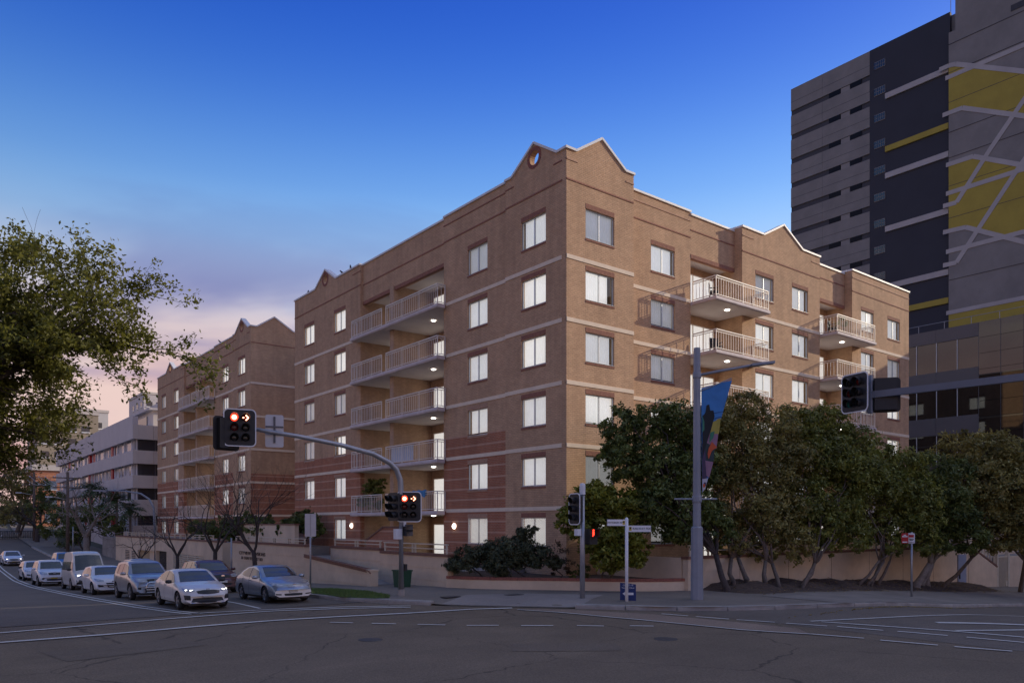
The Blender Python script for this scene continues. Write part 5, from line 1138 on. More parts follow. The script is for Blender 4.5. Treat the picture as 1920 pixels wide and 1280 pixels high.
# ------------------------------------------------------------------ signals, signs and poles
def rrect(w_, h, r_, n=4):
    P = []
    for cx_, cz_, a0 in ((w_/2-r_, h/2-r_, 0), (-w_/2+r_, h/2-r_, 90), (-w_/2+r_, -h/2+r_, 180), (w_/2-r_, -h/2+r_, 270)):
        for i in range(n+1): a = R(a0+90*i/n); P.append((cx_+r_*math.cos(a), cz_+r_*math.sin(a)))
    return P
def frame_to(mb, pos, ang):
    """local: x right, -y is the facing side; ang = heading of the facing side in world xy"""
    return mb.xf(Matrix.Translation(pos) @ Matrix.Rotation(ang+math.pi/2, 4, 'Z'))
def signal_head(root, pos, ang, cols=2, lit=False, white=True, w_=None, h=1.2, coloured=False):
    w_ = w_ or (.95 if cols == 2 else .58); s_ = h/1.2
    o = part('target_board', frame_to(MB().prism('y', rrect(w_, h, .13), .0, .02), pos, ang), M_black, root)
    if white: part('board_border', frame_to(MB().prism('y', rrect(w_+.075, h+.075, .16), .002, .018, [rrect(w_-.015, h-.015, .125)]), pos, ang), M_white, o)
    part('housing', frame_to(MB().box(-w_*.36, w_*.36, .02, .24, -h*.44, h*.44), pos, ang), M_black, o)
    for c in range(cols):
        cx_ = (c-(cols-1)/2)*.36*s_
        for k in range(3):
            cz_ = (1-k)*.34*s_; r_ = .125*s_
            v = MB()
            n = 14
            for i in range(n):
                a0, a1 = R(-50+280*i/n), R(-50+280*(i+1)/n)
                v.add([(cx_+r_*1.12*math.cos(a), -.005-d*(.75+.25*math.sin(a)), cz_+r_*1.12*math.sin(a)) for d in (0, .24) for a in (a0, a1)], [(0, 1, 3, 2)])
            vo = part('visor', frame_to(v, pos, ang), M_black, o)
            m_ = M_lens
            if coloured and c == 0: m_ = (M_lens, M_lensr, M_lensg)[k]
            if coloured and c == cols-1 and k == 0: m_ = M_lensr
            if lit and k == 0: m_ = M_redlit if c == 0 else M_lensr
            if lit and k == 1 and c == 0: m_ = M_lensr
            part('lens', frame_to(MB().lathe([(0, -.03), (r_*.7, -.022), (r_, -.004), (r_, 0)], 16, (cx_, 0, cz_), 'y'), pos, ang), m_, o, smooth=True)
            if lit and k == 0:
                g = MB()
                if c == 0: g.lathe([(0, -.045), (r_*.62, -.038), (r_*.66, -.03)], 14, (cx_, 0, cz_), 'y')
                else:
                    L_ = lambda a, b: g.bar((cx_+a[0]*r_, -.035, cz_+a[1]*r_), (cx_+b[0]*r_, -.035, cz_+b[1]*r_), .03, .038*s_)
                    L_((.05, .7), (.75, 0)); L_((.75, 0), (.05, -.7)); L_((-.75, 0), (-.35, 0))
                part('lit_symbol', frame_to(g, pos, ang), M_redcore, o)
    return o
CAMA = math.atan2(-26.3, -24.0+8.6)
mast = thing('traffic_signal_mast', 'curved steel mast arm signal pole with two lit red lanterns', 'traffic signal', (-8.64, .1, path_h(-8.64, .1)))
P = [(-8.64, .1, .3), (-8.64, .1, 4.3), (-8.68, .1, 4.9), (-8.85, .1, 5.3), (-9.16, .1, 5.56), (-9.86, .1, 5.86), (-11.18, .1, 6.11), (-12.84, .1, 6.32), (-14.75, .1, 6.48)]
part('pole', MB().tube(P, [.125, .115, .11, .105, .10, .095, .085, .075, .065], 14), M_galv, mast, smooth=True)
part('base_sleeve', MB().lathe([(.145, .3), (.145, .62), (.13, .64)], 14, (-8.64, .1, 0)), M_conc, mast)
aim = lambda p: math.atan2(-26.33-p[1], -24.0-p[0])
p1 = Vector((-15.02, -.15, 6.44)); signal_head(mast, p1, aim(p1)+.05, 2, True, True, .98, 1.2)
p2 = Vector((-8.43, -.13, 3.86)); signal_head(mast, p2, aim(p2)+.02, 2, True, True, .92, 1.12)
p3 = Vector((-15.35, .25, 6.25)); signal_head(mast, p3, aim(p3)+math.pi+.5, 2, False, False, .95, 1.15)
p4 = Vector((-8.95, .2, 3.86)); signal_head(mast, p4, math.pi, 2, False, False, .8, 1.1)
for z, x in ((3.05, -8.4), (2.84, -8.4)):
    ld = part('pedestrian_lantern', MB().box(x-.15, x+.16, -.12, .1, z-.12, z+.12), M_alud, mast); part('visor', MB().add([(x-.16, -.13, z+.1), (x+.14, -.13, z+.1), (x-.02, -.42, z+.05), (x-.3, -.42, z+.05), (x-.16, -.13, z-.1), (x-.3, -.42, z-.12)], [(0, 1, 2, 3), (0, 3, 5, 4)]), M_black, ld)
part('control_box', MB().box(-8.95, -8.68, -.05, .16, 2.6, 3.0).box(-8.6, -8.5, -.05, .16, 3.1, 3.3), M_white, mast)
part('push_button', MB().box(-8.51, -8.42, .0, .14, 1.35, 1.62), M_black, mast)
part('sign_plate', frame_to(MB().prism('y', rrect(.62, 1.14, .07), 0, .02), Vector((-13.68, .22, 6.46)), aim(Vector((-13.68, .2, 6.46)))), pmat('bare_sign_back', (.50, .51, .53), .45, .06, metal=.4), mast)
part('sign_bracket', frame_to(MB().box(-.035, .035, -.06, 0, -.42, .5).box(-.3, .3, -.05, 0, .12, .17), Vector((-13.68, .22, 6.46)), aim(Vector((-13.68, .2, 6.46)))), M_alud, mast)
post = thing('traffic_signal_post', 'short steel signal post with side facing lantern beside the planter', 'traffic signal', (-3.77, -5.03, path_h(-3.77, -5.03)))
part('pole', MB().tube([(-3.77, -5.03, .2), (-3.77, -5.03, 4.35)], [.10, .085], 14), M_galv, post, smooth=True)
part('post_cap', MB().lathe([(.11, 4.3), (.11, 4.66), (.09, 4.72), (0, 4.74)], 14, (-3.77, -5.03, 0)), M_white, post)
p5 = Vector((-4.12, -4.95, 3.75)); signal_head(post, p5, R(176), 1, False, True, .60, 1.12, True)
part('junction_box', MB().box(-4.1, -3.9, -5.1, -4.93, 2.75, 3.0), M_white, post)
pl_ = part('pedestrian_lantern', MB().box(-3.62, -3.22, -5.28, -5.0, 2.42, 3.0), M_black, post)
part('visor', MB().box(-3.6, -3.24, -5.44, -5.28, 2.985, 3.0).box(-3.6, -3.24, -5.44, -5.28, 2.70, 2.715).box(-3.25, -3.235, -5.42, -5.28, 2.72, 2.98), M_black, pl_)
part('red_figure', frame_to(MB().box(-.03, .03, -.02, 0, -.10, .06).lathe([(0, -.02), (.035, -.015), (.035, 0)], 8, (0, 0, .1), 'y').box(-.045, -.01, -.02, 0, -.16, -.1), Vector((-3.44, -5.29, 2.86)), aim(Vector((-3.44, -5.3, 0)))), M_redlit, pl_)
M_armd = pmat('dark_grey_arm', (.16, .17, .20), .5, .08, 2, dirt=.1)
rm = thing('traffic_signal_mast', 'square steel mast arm reaching in from the right with dark unlit lanterns', 'traffic signal', (3.6, -20.2, .24))
part('arm', MB().bar((1.15, -13.6, 7.45), (3.6, -20.2, 7.75), .15, .22), M_armd, rm)
part('pole', MB().tube([(3.6, -20.2, .1), (3.6, -20.2, 7.9)], [.2, .15], 12), M_polegrey, rm, smooth=True)
part('hanger', MB().bar((1.15, -13.6, 6.85), (1.15, -13.6, 8.1), .16, .14), M_polegrey, rm)
p6 = Vector((.62, -13.35, 7.5)); signal_head(rm, p6, R(166), 2, False, True, 1.0, 1.22, True)
p7 = Vector((1.55, -13.9, 7.45)); signal_head(rm, p7, R(35), 2, False, False, .95, 1.15)

M_sgn = pmat('sign_white', (.80, .80, .80), .5, .04)
M_ink = pmat('sign_ink', (.02, .02, .03), .6)
ss = thing('street_name_sign', 'white post with two street name blades reading shaftesbury and railway', 'sign', (-3.31, -6.87, path_h(-3.31, -6.87)))
part('pole', MB().tube([(-3.31, -6.87, .2), (-3.31, -6.87, 3.38)], .06, 12).lathe([(.06, 3.38), (.04, 3.42), (0, 3.43)], 10, (-3.31, -6.87, 0)), M_sgn, ss, smooth=True)
def blade(z, sgn, l_, body, size, hd):
    d = Vector((math.cos(hd), math.sin(hd), 0)); c = Vector((-3.31, -6.87, z))+d*(l_/2+.05); n_ = Vector((d.y, -d.x, 0))*sgn
    if n_.dot(Vector((-1, -1, 0))) < 0: n_ = -n_
    bl = part('blade', MB().obox(c, d*l_/2, n_*.018, Vector((0, 0, .115))), M_sgn, ss)
    me = text_mesh(body, size, M_ink, .003); xr = Vector((0, 0, 1)).cross(n_)*1.0
    xr = Vector((-n_.y, n_.x, 0)); M_ = Matrix((( xr.x, 0, n_.x), (xr.y, 0, n_.y), (0, 1, 0))).to_4x4()
    o = link('lettering', me, bl); pos = c+n_*.022+xr*(.0 if sgn < 0 else 0)-Vector(BASE[ss]); o.matrix_local = Matrix.Translation(pos+xr*(.08 if body[0] == 'R' else -.08)) @ M_
    em = part('crest', MB().obox(c+n_*.02+xr*(-.4*l_ if body[0] == 'R' else .4*l_), xr*.045, n_*.004, Vector((0, 0, .07))), M_yel, bl)
    part('crest_detail', MB().obox(c+n_*.023+xr*(-.4*l_ if body[0] == 'R' else .4*l_)+Vector((0, 0, .02)), xr*.03, n_*.004, Vector((0, 0, .03))), M_ink, bl)
M_yel = pmat('crest_yellow', (.55, .42, .05), .6)
rt = math.atan2(-.6204, .7843)
blade(3.24, -1, .70, 'SHAFTESBURY RD', .078, rt+math.pi+.25); blade(3.02, 1, .82, 'RAILWAY PDE', .102, rt-.15)
M_navy = pmat('navy_board', (.008, .03, .14), .55, .08)
cv = thing('clinic_sign', 'navy footpath board with white lettering and left arrow leaning at the sign post', 'sign', (-3.05, -6.75, path_h(-3.05, -6.75)))
ca_ = aim(Vector((-3.1, -6.8, 0))); bp_ = Vector((-3.08, -6.72, path_h(-3, -6.7)))
FT = lambda mb, z=0: frame_to(mb, bp_+Vector((0, 0, z)), ca_)
part('board', FT(MB().prism('y', [(-.29, .02), (.29, .0), (.29, .60), (-.29, .66)], 0, .025)), M_navy, cv); part('stand', FT(MB().bar((-.25, .02, .5), (-.25, .35, 0), .03, .03).bar((.25, .02, .5), (.25, .35, 0), .03, .03)), M_alud, cv)
part('arrow', FT(MB().prism('y', [(-.2, .26), (-.05, .37), (-.05, .30), (.2, .30), (.2, .21), (-.05, .21), (-.05, .14)], -.006, -.001)), M_sgn, cv)
for body, z in (('COVID-19', .565), ('Testing Clinic', .47)):
    me = text_mesh(body, .085, M_sgn, .002); o = link('lettering', me, cv); o.matrix_local = Matrix.Translation(bp_-Vector(BASE[cv])) @ Matrix.Rotation(ca_+math.pi/2, 4, 'Z') @ Matrix.Translation((0, -.004, z)) @ Matrix.Rotation(R(90), 4, 'X')
# light pole with a tapered banner
lp = thing('street_light_pole', 'tall blue grey octagonal light pole with arm lamp and thick base', 'street light', (-.69, -7.97, path_h(-.69, -7.97)))
bx_, by_ = -.69, -7.97
part('base_shaft', MB().lathe([(.235, .2), (.215, 3.05), (.16, 3.1)], 8, (bx_, by_, 0)), M_polegrey, lp)
part('shaft', MB().lathe([(.15, 3.05), (.125, 9.6), (.12, 9.75), (0, 9.76)], 8, (bx_, by_, 0)), M_polegrey, lp)
part('collar', MB().lathe([(.17, 4.0), (.18, 4.05), (.18, 4.2), (.17, 4.25)], 12, (bx_, by_, 0)).lathe([(.15, 8.62), (.16, 8.65), (.16, 8.8), (.15, 8.83)], 12, (bx_, by_, 0)), M_polegrey, lp)
rd = Vector((.7843, -.6204, 0)); part('banner_bracket', MB().tube([Vector((bx_, by_, 4.12))-rd*.85, Vector((bx_, by_, 4.12))+rd*.75], .03, 8).tube([Vector((bx_, by_, 8.1)), Vector((bx_, by_, 8.62))+rd*1.3], .02, 8), M_galv, lp)
part('lamp_arm', MB().tube([Vector((bx_, by_, 8.72)), Vector((bx_, by_, 8.9))+rd*.9, Vector((bx_, by_, 9.13))+rd*2.2], [.055, .05, .045], 10), M_polegrey, lp, smooth=True)
lh = Vector((bx_, by_, 9.16))+rd*2.45; part('lamp_head', MB().obox(lh, rd*.42+Vector((0, 0, .05)), Vector((.6204, .7843, 0))*.14, Vector((0, 0, .045))), M_polegrey, lp)
bn = thing('street_banner', 'tapered blue art banner with abstract leaf shapes on the light pole', 'banner', (bx_, by_, 4.1))
nB = Vector((-.6204, -.7843, 0))
def bpoly(name, pts, mat, off, parent):
    """banner-plane polygon: (u along the pole-to-tip direction in m, z)"""
    mb = MB(); n = len(pts)
    tri = tessellate_polygon([[Vector((p[0], p[1], 0)) for p in pts]])
    def pos(u, z, o_): return Vector((bx_, by_, z))+rd*u+nB*(o_+.03*math.sin(u*2.2+z*1.3))
    mb.add([pos(u, z, off) for u, z in pts]+[pos(u, z, off-.004) for u, z in pts], [tuple(t) for t in tri]+[tuple(i+n for i in reversed(t)) for t in tri]+[(i, (i+1) % n, n+(i+1) % n, n+i) for i in range(n)])
    return part(name, mb, mat, parent)
def sub(pts, k=5):
    o = []
    for a, b in zip(pts, pts[1:]+pts[:1]):
        for i in range(k): o.append((a[0]+(b[0]-a[0])*i/k, a[1]+(b[1]-a[1])*i/k))
    return o
cB = {k: pmat('banner_'+k, c, .75, .14, 2.5) for k, c in dict(blue=(.055, .22, .52), black=(.012, .014, .016), green=(.05, .20, .12), yellow=(.40, .33, .06), mauve=(.30, .17, .24), orange=(.55, .10, .03), dark=(.03, .05, .05), purple=(.07, .05, .10), pale=(.50, .50, .56), grey=(.24, .24, .32)).items()}
edge = lambda z: 1.30-(8.55-z)*.275 if z > 6 else .60-(6-z)*.22
cloth = bpoly('cloth', sub([(.17, 8.26), (1.30, 8.55), (edge(7.4), 7.4), (edge(6.6), 6.6), (edge(5.6), 5.6), (.42, 4.9), (.30, 4.5), (.20, 4.36), (.17, 5.5)], 6), cB['blue'], .0, bn)
for nm, c, pts, off in (('yellow', 'yellow', [(.35, 6.95), (.9, 7.15), (.82, 6.55), (.3, 6.5)], .008), ('mauve', 'mauve', [(.25, 6.55), (.80, 6.55), (.72, 6.0), (.25, 5.9)], .012), ('dark', 'dark', [(.2, 6.3), (.66, 6.05), (.62, 5.55), (.2, 5.3)], .016), ('purple', 'purple', [(.18, 6.2), (.30, 6.0), (.36, 4.9), (.18, 4.85)], .02), ('grey', 'mauve', [(.3, 5.55), (.6, 5.5), (.44, 4.9), (.34, 5.0)], .022),
                        ('leaf', 'black', [(.20, 7.2), (.32, 7.35), (.36, 7.62), (.46, 7.65), (.50, 7.42), (.62, 7.42), (.66, 7.2), (.52, 6.7), (.40, 6.35), (.26, 5.9), (.19, 5.6)], .026), ('leaf', 'green', [(.19, 6.6), (.27, 6.7), (.27, 7.0), (.20, 7.25)], .032), ('leaf', 'green', [(.44, 6.2), (.60, 6.4), (.66, 6.65), (.50, 6.6)], .03),
                        ('flower', 'orange', [(.42, 6.0), (.55, 6.25), (.74, 6.05), (.55, 5.92), (.42, 5.6), (.38, 5.8)], .034), ('foot', 'pale', [(.19, 4.86), (.40, 4.9), (.30, 4.5), (.20, 4.38)], .028), ('mark', 'orange', [(.22, 4.56), (.29, 4.56), (.29, 4.68), (.22, 4.68)], .036), ('mark', 'purple', [(.25, 4.6), (.33, 4.6), (.33, 4.74), (.25, 4.74)], .033)):
    bpoly('print_'+nm, sub(pts, 3), cB[c], off, cloth)
for z in (7.36, 7.16): part('print_wire', MB().tube([Vector((bx_, by_, z-.05))+rd*.62+nB*.045, Vector((bx_, by_, z+.02))+rd*(edge(z)-.02)+nB*.045], .008, 4), cB['black'], cloth)

def small_sign(name, label, base, h, plates, r_=.03, group=None):
    o = thing(name, label, 'sign', base, group); b = Vector(base); a = aim(b)
    part('pole', MB().tube([b+Vector((0, 0, -.1)), b+Vector((0, 0, h))], r_, 10), M_galv, o, smooth=True)
    for (u, z, w_, hh, m_, det) in plates:
        pt = part('plate', frame_to(MB().prism('y', rrect(w_, hh, .04), -.05, -.035), b+Vector((0, 0, z))+Vector((.7843, -.6204, 0))*u, a), m_, o)
        for (dx, dz, dw, dh, dm) in det: part('print', frame_to(MB().box(dx-dw/2, dx+dw/2, -.055, -.0505, dz-dh/2, dz+dh/2), b+Vector((0, 0, z))+Vector((.7843, -.6204, 0))*u, a), dm, pt)
    return o
M_redsg = pmat('sign_red', (.5, .015, .02), .5, .05); M_sgnback = MATS['bare_sign_back']
small_sign('parking_sign', 'steel post with red and white no stopping plates on the right footpath', (11.52, -10.26, path_h(11.52, -10.26)), 2.9,
           [(-.30, 2.62, .28, .46, M_redsg, [(0, -.17, .2, .05, M_sgn), (0, .08, .22, .05, M_sgn), (0, .14, .10, .04, M_sgn)]), (-.01, 2.62, .28, .46, M_sgn, [(0, .10, .2, .12, M_redsg), (0, -.03, .2, .03, M_ink), (0, -.08, .14, .03, M_ink), (0, -.19, .2, .02, M_ink)])], .045)
small_sign('traffic_sign', 'grey backed sign plate on a slim pole in front of the cream wall', (-9.2, 7.36, path_h(-9.2, 7.36)), 3.1, [(0, 2.9, .50, 1.05, M_sgnback, [(0, 0, .05, 1.0, M_galv)])], .04)
small_sign('bare_post', 'plain grey steel post at the entry steps', (-8.5, 20.3, path_h(-8.5, 20.3)), 2.6, [], .05)
small_sign('bare_post', 'plain white post beside the timber power pole', (-8.7, 73.0, path_h(-8.7, 73)), 3.2, [], .06)
lt = thing('street_light', 'curved grey street lamp reaching over the garage wall trees', 'street light', (-8.5, 38.0, path_h(-8.5, 38)))
part('pole', MB().tube([(-8.5, 38, -.9), (-8.5, 38, 3.2), (-8.55, 38.1, 4.4), (-8.8, 38.4, 5.1), (-9.3, 39.0, 5.55), (-10.2, 40, 5.75), (-11.2, 41.2, 5.8)], [.13, .11, .09, .075, .065, .055, .05], 10), M_polegrey, lt, smooth=True)
part('lamp_head', MB().obox((-11.6, 41.7, 5.8), (-.4, .5, .02), (.1, .08, 0), (0, 0, .06)), M_polegrey, lt)
def power_pole(label, x, y, h):
    z = path_h(x, y); o = thing('power_pole', label, 'power pole', (x, y, z), 'timber power poles up the left street')
    part('pole', MB().tube([(x, y, z-.2), (x, y, z+h)], [.2, .14], 10), M_bark, o, smooth=True)
    for dz in (.7, 1.8):
        ca2 = part('crossarm', MB().box(x-1.5, x+1.5, y-.07, y+.07, z+h-dz-.06, z+h-dz+.06), M_bark, o)
        part('insulators', MB().box(x-1.4, x-1.3, y-.04, y+.04, z+h-dz+.06, z+h-dz+.22).box(x-.6, x-.5, y-.04, y+.04, z+h-dz+.06, z+h-dz+.22).box(x+.5, x+.6, y-.04, y+.04, z+h-dz+.06, z+h-dz+.22).box(x+1.3, x+1.4, y-.04, y+.04, z+h-dz+.06, z+h-dz+.22), M_white, ca2)
    part('lamp_arm', MB().tube([(x, y, z+h-3.2), (x-1.6, y-.2, z+h-2.9)], .035, 6), M_galv, o); part('lamp', MB().obox((x-1.9, y-.22, z+h-2.9), (.35, .02, 0), (0, .1, 0), (0, 0, .06)), M_white, o)
    return Vector((x, y, z+h))
pa = power_pole('timber power pole with two crossarms beside the big pale leafless tree', -9.0, 74.5, 9.4); pb = power_pole('timber power pole farther up the hill', -9.2, 101, 9.6)
for k, dx in enumerate((-1.35, -.55, .55, 1.35)):
    for dz in (-.5,):
        mb = MB(); P = []
        for i in range(9): t = i/8; P.append(pa.lerp(pb, t)+Vector((dx, 0, dz-1.3*math.sin(math.pi*t)*.9)))
        mb.tube(P, .022, 4); solo('overhead_wire', mb, M_galv, 'thin overhead wire slung between the two timber power poles', 'wire', tuple(pa), 'overhead wires between the power poles')
solo('utility_cabinet', MB().box(-8.4, -7.4, 86.3, 87.0, gz(-8, 86.5), gz(-8, 86.5)+1.5).box(-8.5, -7.3, 86.2, 87.1, gz(-8, 86.5)+1.5, gz(-8, 86.5)+1.58), pmat('green_grey_cabinet', (.12, .15, .13), .6), 'green grey utility cabinet on the uphill footpath', 'cabinet', (-7.9, 86.6, gz(-8, 86.5)))
gb2 = thing('green_crate', 'small dark green box against the cream wall behind the mast pole', 'box', (-6.2, 4.2, path_h(-6.2, 4.2)))
zb = path_h(-6.2, 4.2); part('body', MB().add([(-6.45, 3.9, zb), (-5.95, 3.9, zb), (-5.95, 4.5, zb), (-6.45, 4.5, zb), (-6.5, 3.85, zb+.72), (-5.9, 3.85, zb+.72), (-5.9, 4.55, zb+.72), (-6.5, 4.55, zb+.72)], [(0,3,2,1),(4,5,6,7),(0,1,5,4),(1,2,6,5),(2,3,7,6),(3,0,4,7)]), pmat('green_plastic', (.012, .07, .035), .5), gb2); part('lid', MB().box(-6.53, -5.87, 3.82, 4.58, zb+.72, zb+.78), MATS['green_plastic'], gb2)
# park fence at the top of the left street
fz = gz(-11, 112); fn = thing('park_fence', 'black steel picket fence at the top of the left street', 'fence', (-9, 112, fz))
for i in range(40):
    x = -15+.22*i; part('picket', MB().box(x-.03, x+.03, 108.0, 108.06, fz-.3, fz+1.0), M_black, fn)
part('fence_rail', MB().box(-15.1, -6.2, 108.0, 108.05, fz+.95, fz+1.02).box(-15.1, -6.2, 108.0, 108.05, fz+.1, fz+.16), M_black, fn)
# pigeons on the parapets
def bird(label, x, y, z, hd):
    o = thing('pigeon', label, 'bird', (x, y, z), 'pigeons on the brick parapets'); m_ = MATS.get('pigeon_feathers') or pmat('pigeon_feathers', (.06, .06, .07), .7)
    d = Vector((math.cos(hd), math.sin(hd), 0)); c = Vector((x, y, z))
    part('body', MB().tube([c-d*.2+Vector((0, 0, .09)), c-d*.1+Vector((0, 0, .11)), c+Vector((0, 0, .14)), c+d*.08+Vector((0, 0, .2)), c+d*.11+Vector((0, 0, .27)), c+d*.14+Vector((0, 0, .27)), c+d*.2+Vector((0, 0, .255))], [.012, .04, .075, .055, .04, .03, .004], 8).tube([c+Vector((0, .03, 0)), c+Vector((0, .03, .1))], .008, 4).tube([c+Vector((0, -.03, 0)), c+Vector((0, -.03, .1))], .008, 4), m_, o, smooth=True)
bird('pigeon perched right of the far gable of the corner building', .1, 23.2, 20.51, 2.5); bird('pigeon perched by the balcony bay parapet of the corner building', .1, 21.9, 20.51, 4.0); bird('pigeon perched at the far end parapet of the corner building', .1, 28.9, 20.51, 1.0); bird('pigeon perched on the second brick block parapet', .12, 49.5, 20.56, 3.0)
# second pitched garden roof seen behind the garage wall
# balcony furniture and washing
M_chair = pmat('dark_wicker', (.03, .028, .026), .7, .2)
def bchair(label, x, y, z, rz):
    o = thing('balcony_chair', label, 'chair', (x, y, z), None, rz, local=True)
    part('seat', MB().box(-.26, .26, -.26, .26, .38, .45), M_chair, o); part('backrest', MB().box(-.26, .26, .22, .28, .45, .95), M_chair, o)
    for a in (-.23, .23):
        for b in (-.23, .23): part('leg', MB().box(a-.025, a+.025, b-.025, b+.025, 0, .38), M_chair, o)
    for a in (-.27, .27): part('armrest', MB().box(a-.03, a+.03, -.22, .25, .62, .66), M_chair, o)
bchair('dark wicker chair on the top balcony near the tall olive brown tree', 11.3, .3, FL[5]+.002, .6)
bchair('dark wicker chair on the second highest balcony near the tall olive brown tree', 11.6, .4, FL[4]+.002, -.4)
bchair('dark chair on the top balcony at the far end of the sunlit front', 23.8, .3, FL[5]+.002, .2)
leafy('potted_shrub', 'bushy potted plant on the top balcony at the far end of the sunlit front', [(24.6, .1, FL[5]+.01)], [(24.6, .1, FL[5]+.9, .35), (24.3, .0, FL[5]+1.15, .25)], 700, .12, LM_mid, M_barkd, 31, None, .02, 'plant')
tb = MB()
for i in range(12):
    a = i/11; z = 5.04; y = 11.4+1.5*a; tb.v += [(-.49-.01*math.sin(i*2.1), y, z-.30-.05*math.sin(i*1.7)), (-.485, y, z), (-.40, y, z+.09+.03*math.sin(i*1.3)), (-.35, y, z-.22)]
for i in range(11):
    for j in range(3): tb.f.append((4*i+j, 4*i+j+1, 4*i+j+5, 4*i+j+4)); tb.m.append(0)
solo('towel', tb, pmat('blue_towel', (.08, .25, .45), .9, .2, 6), 'blue towel hung over the first floor balcony rail', 'towel', (-.44, 12, 5.0), fix=False)
sh = MB()
for i in range(16):
    a = i/15; y = 13.0+2.6*a; d = -.30+.02*math.sin(i*1.9); sh.v += [(d, y, 6.95), (d+.01, y, 7.88)]
for i in range(15): sh.f.append((2*i, 2*i+2, 2*i+3, 2*i+1)); sh.m.append(0)
solo('privacy_sheet', sh, pmat('white_sheet', (.62, .64, .68), .9, .1, 4), 'pale sheet fixed inside the second floor balcony rail', 'sheet', (-.3, 14, 6.9), fix=False)
# ------------------------------------------------------------------ vehicles
CS = .925
def paint(name, col, metal=.0, rough=.32): return pmat(name, col, rough, .03, 2, metal=metal, coat=.6, dirt=.05)
M_pw = paint('pearl_white_paint', (.66, .65, .64)); M_pw2 = paint('white_paint_car', (.70, .70, .70)); M_silver = paint('silver_blue_paint', (.34, .38, .43), .6); M_silver2 = paint('silver_grey_paint', (.36, .36, .38), .55)
M_vanw = paint('van_white_paint', (.60, .58, .54)); M_bluec = paint('blue_car_paint', (.05, .16, .38), .2); M_burg = paint('burgundy_paint', (.10, .03, .03), .2); M_dkc = paint('charcoal_car_paint', (.06, .055, .055), .3)
M_cglass = pmat('car_glass', (.025, .032, .042), .04, .3, 1.2, spec=1.0)
M_tyre = pmat('tyre_rubber', (.018, .018, .019), .85, .2, 12); M_rim = pmat('alloy_rim', (.38, .38, .40), .3, .1, 9, metal=.8)
M_trim = pmat('black_trim', (.02, .02, .022), .5, .1); M_chrome = pmat('chrome', (.75, .76, .78), .12, .02, metal=1); M_hl = pmat('headlamp_glass', (.42, .45, .50), .08, .35, 9, spec=1, metal=.3)
M_hlon = pmat('headlamp_on', (.9, .9, .9), .2, 0, emit=(1, .96, .88), es=2.2); M_plate = pmat('number_plate', (.62, .62, .58), .5, .1); M_platey = pmat('yellow_plate', (.62, .52, .06), .5, .1)
def lerp_tab(x, tab):
    if x <= tab[0][0]: return tab[0][1]
    for a, b in zip(tab, tab[1:]):
        if x <= b[0]: t = (x-a[0])/(b[0]-a[0]); t = t*t*(3-2*t)*.35+t*.65; return a[1]+(b[1]-a[1])*t
    return tab[-1][1]
def wheel_meshes(r_, wd, key, WM={}):
    if key in WM: return WM[key]
    t = MB().lathe([(r_*.64, -wd/2), (r_*.92, -wd/2), (r_, -wd*.36), (r_, wd*.36), (r_*.92, wd/2), (r_*.64, wd/2), (r_*.64, -wd/2)], 24, axis='y').mesh('tyre', M_tyre, smooth=True)
    rm_ = MB().lathe([(r_*.65, -wd*.42), (r_*.62, -wd*.46), (r_*.56, -wd*.40), (r_*.54, wd*.1)], 24, axis='y')
    for i in range(5):
        a = 2*math.pi*i/5
        for s_ in (-.14, .14):
            rm_.bar((r_*.1*math.cos(a), -wd*.44, r_*.1*math.sin(a)), (r_*.58*math.cos(a+s_), -wd*.40, r_*.58*math.sin(a+s_)), .05, .045, up=(0, 1, 0))
    rm_.lathe([(0, -wd*.5), (r_*.12, -wd*.48), (r_*.14, -wd*.4)], 10, axis='y')
    d = MB().lathe([(0, -wd*.02), (r_*.6, -wd*.02)], 18, axis='y').mesh('brake_disc', M_trim)
    WM[key] = (t, rm_.mesh('rim', M_rim), d); return WM[key]
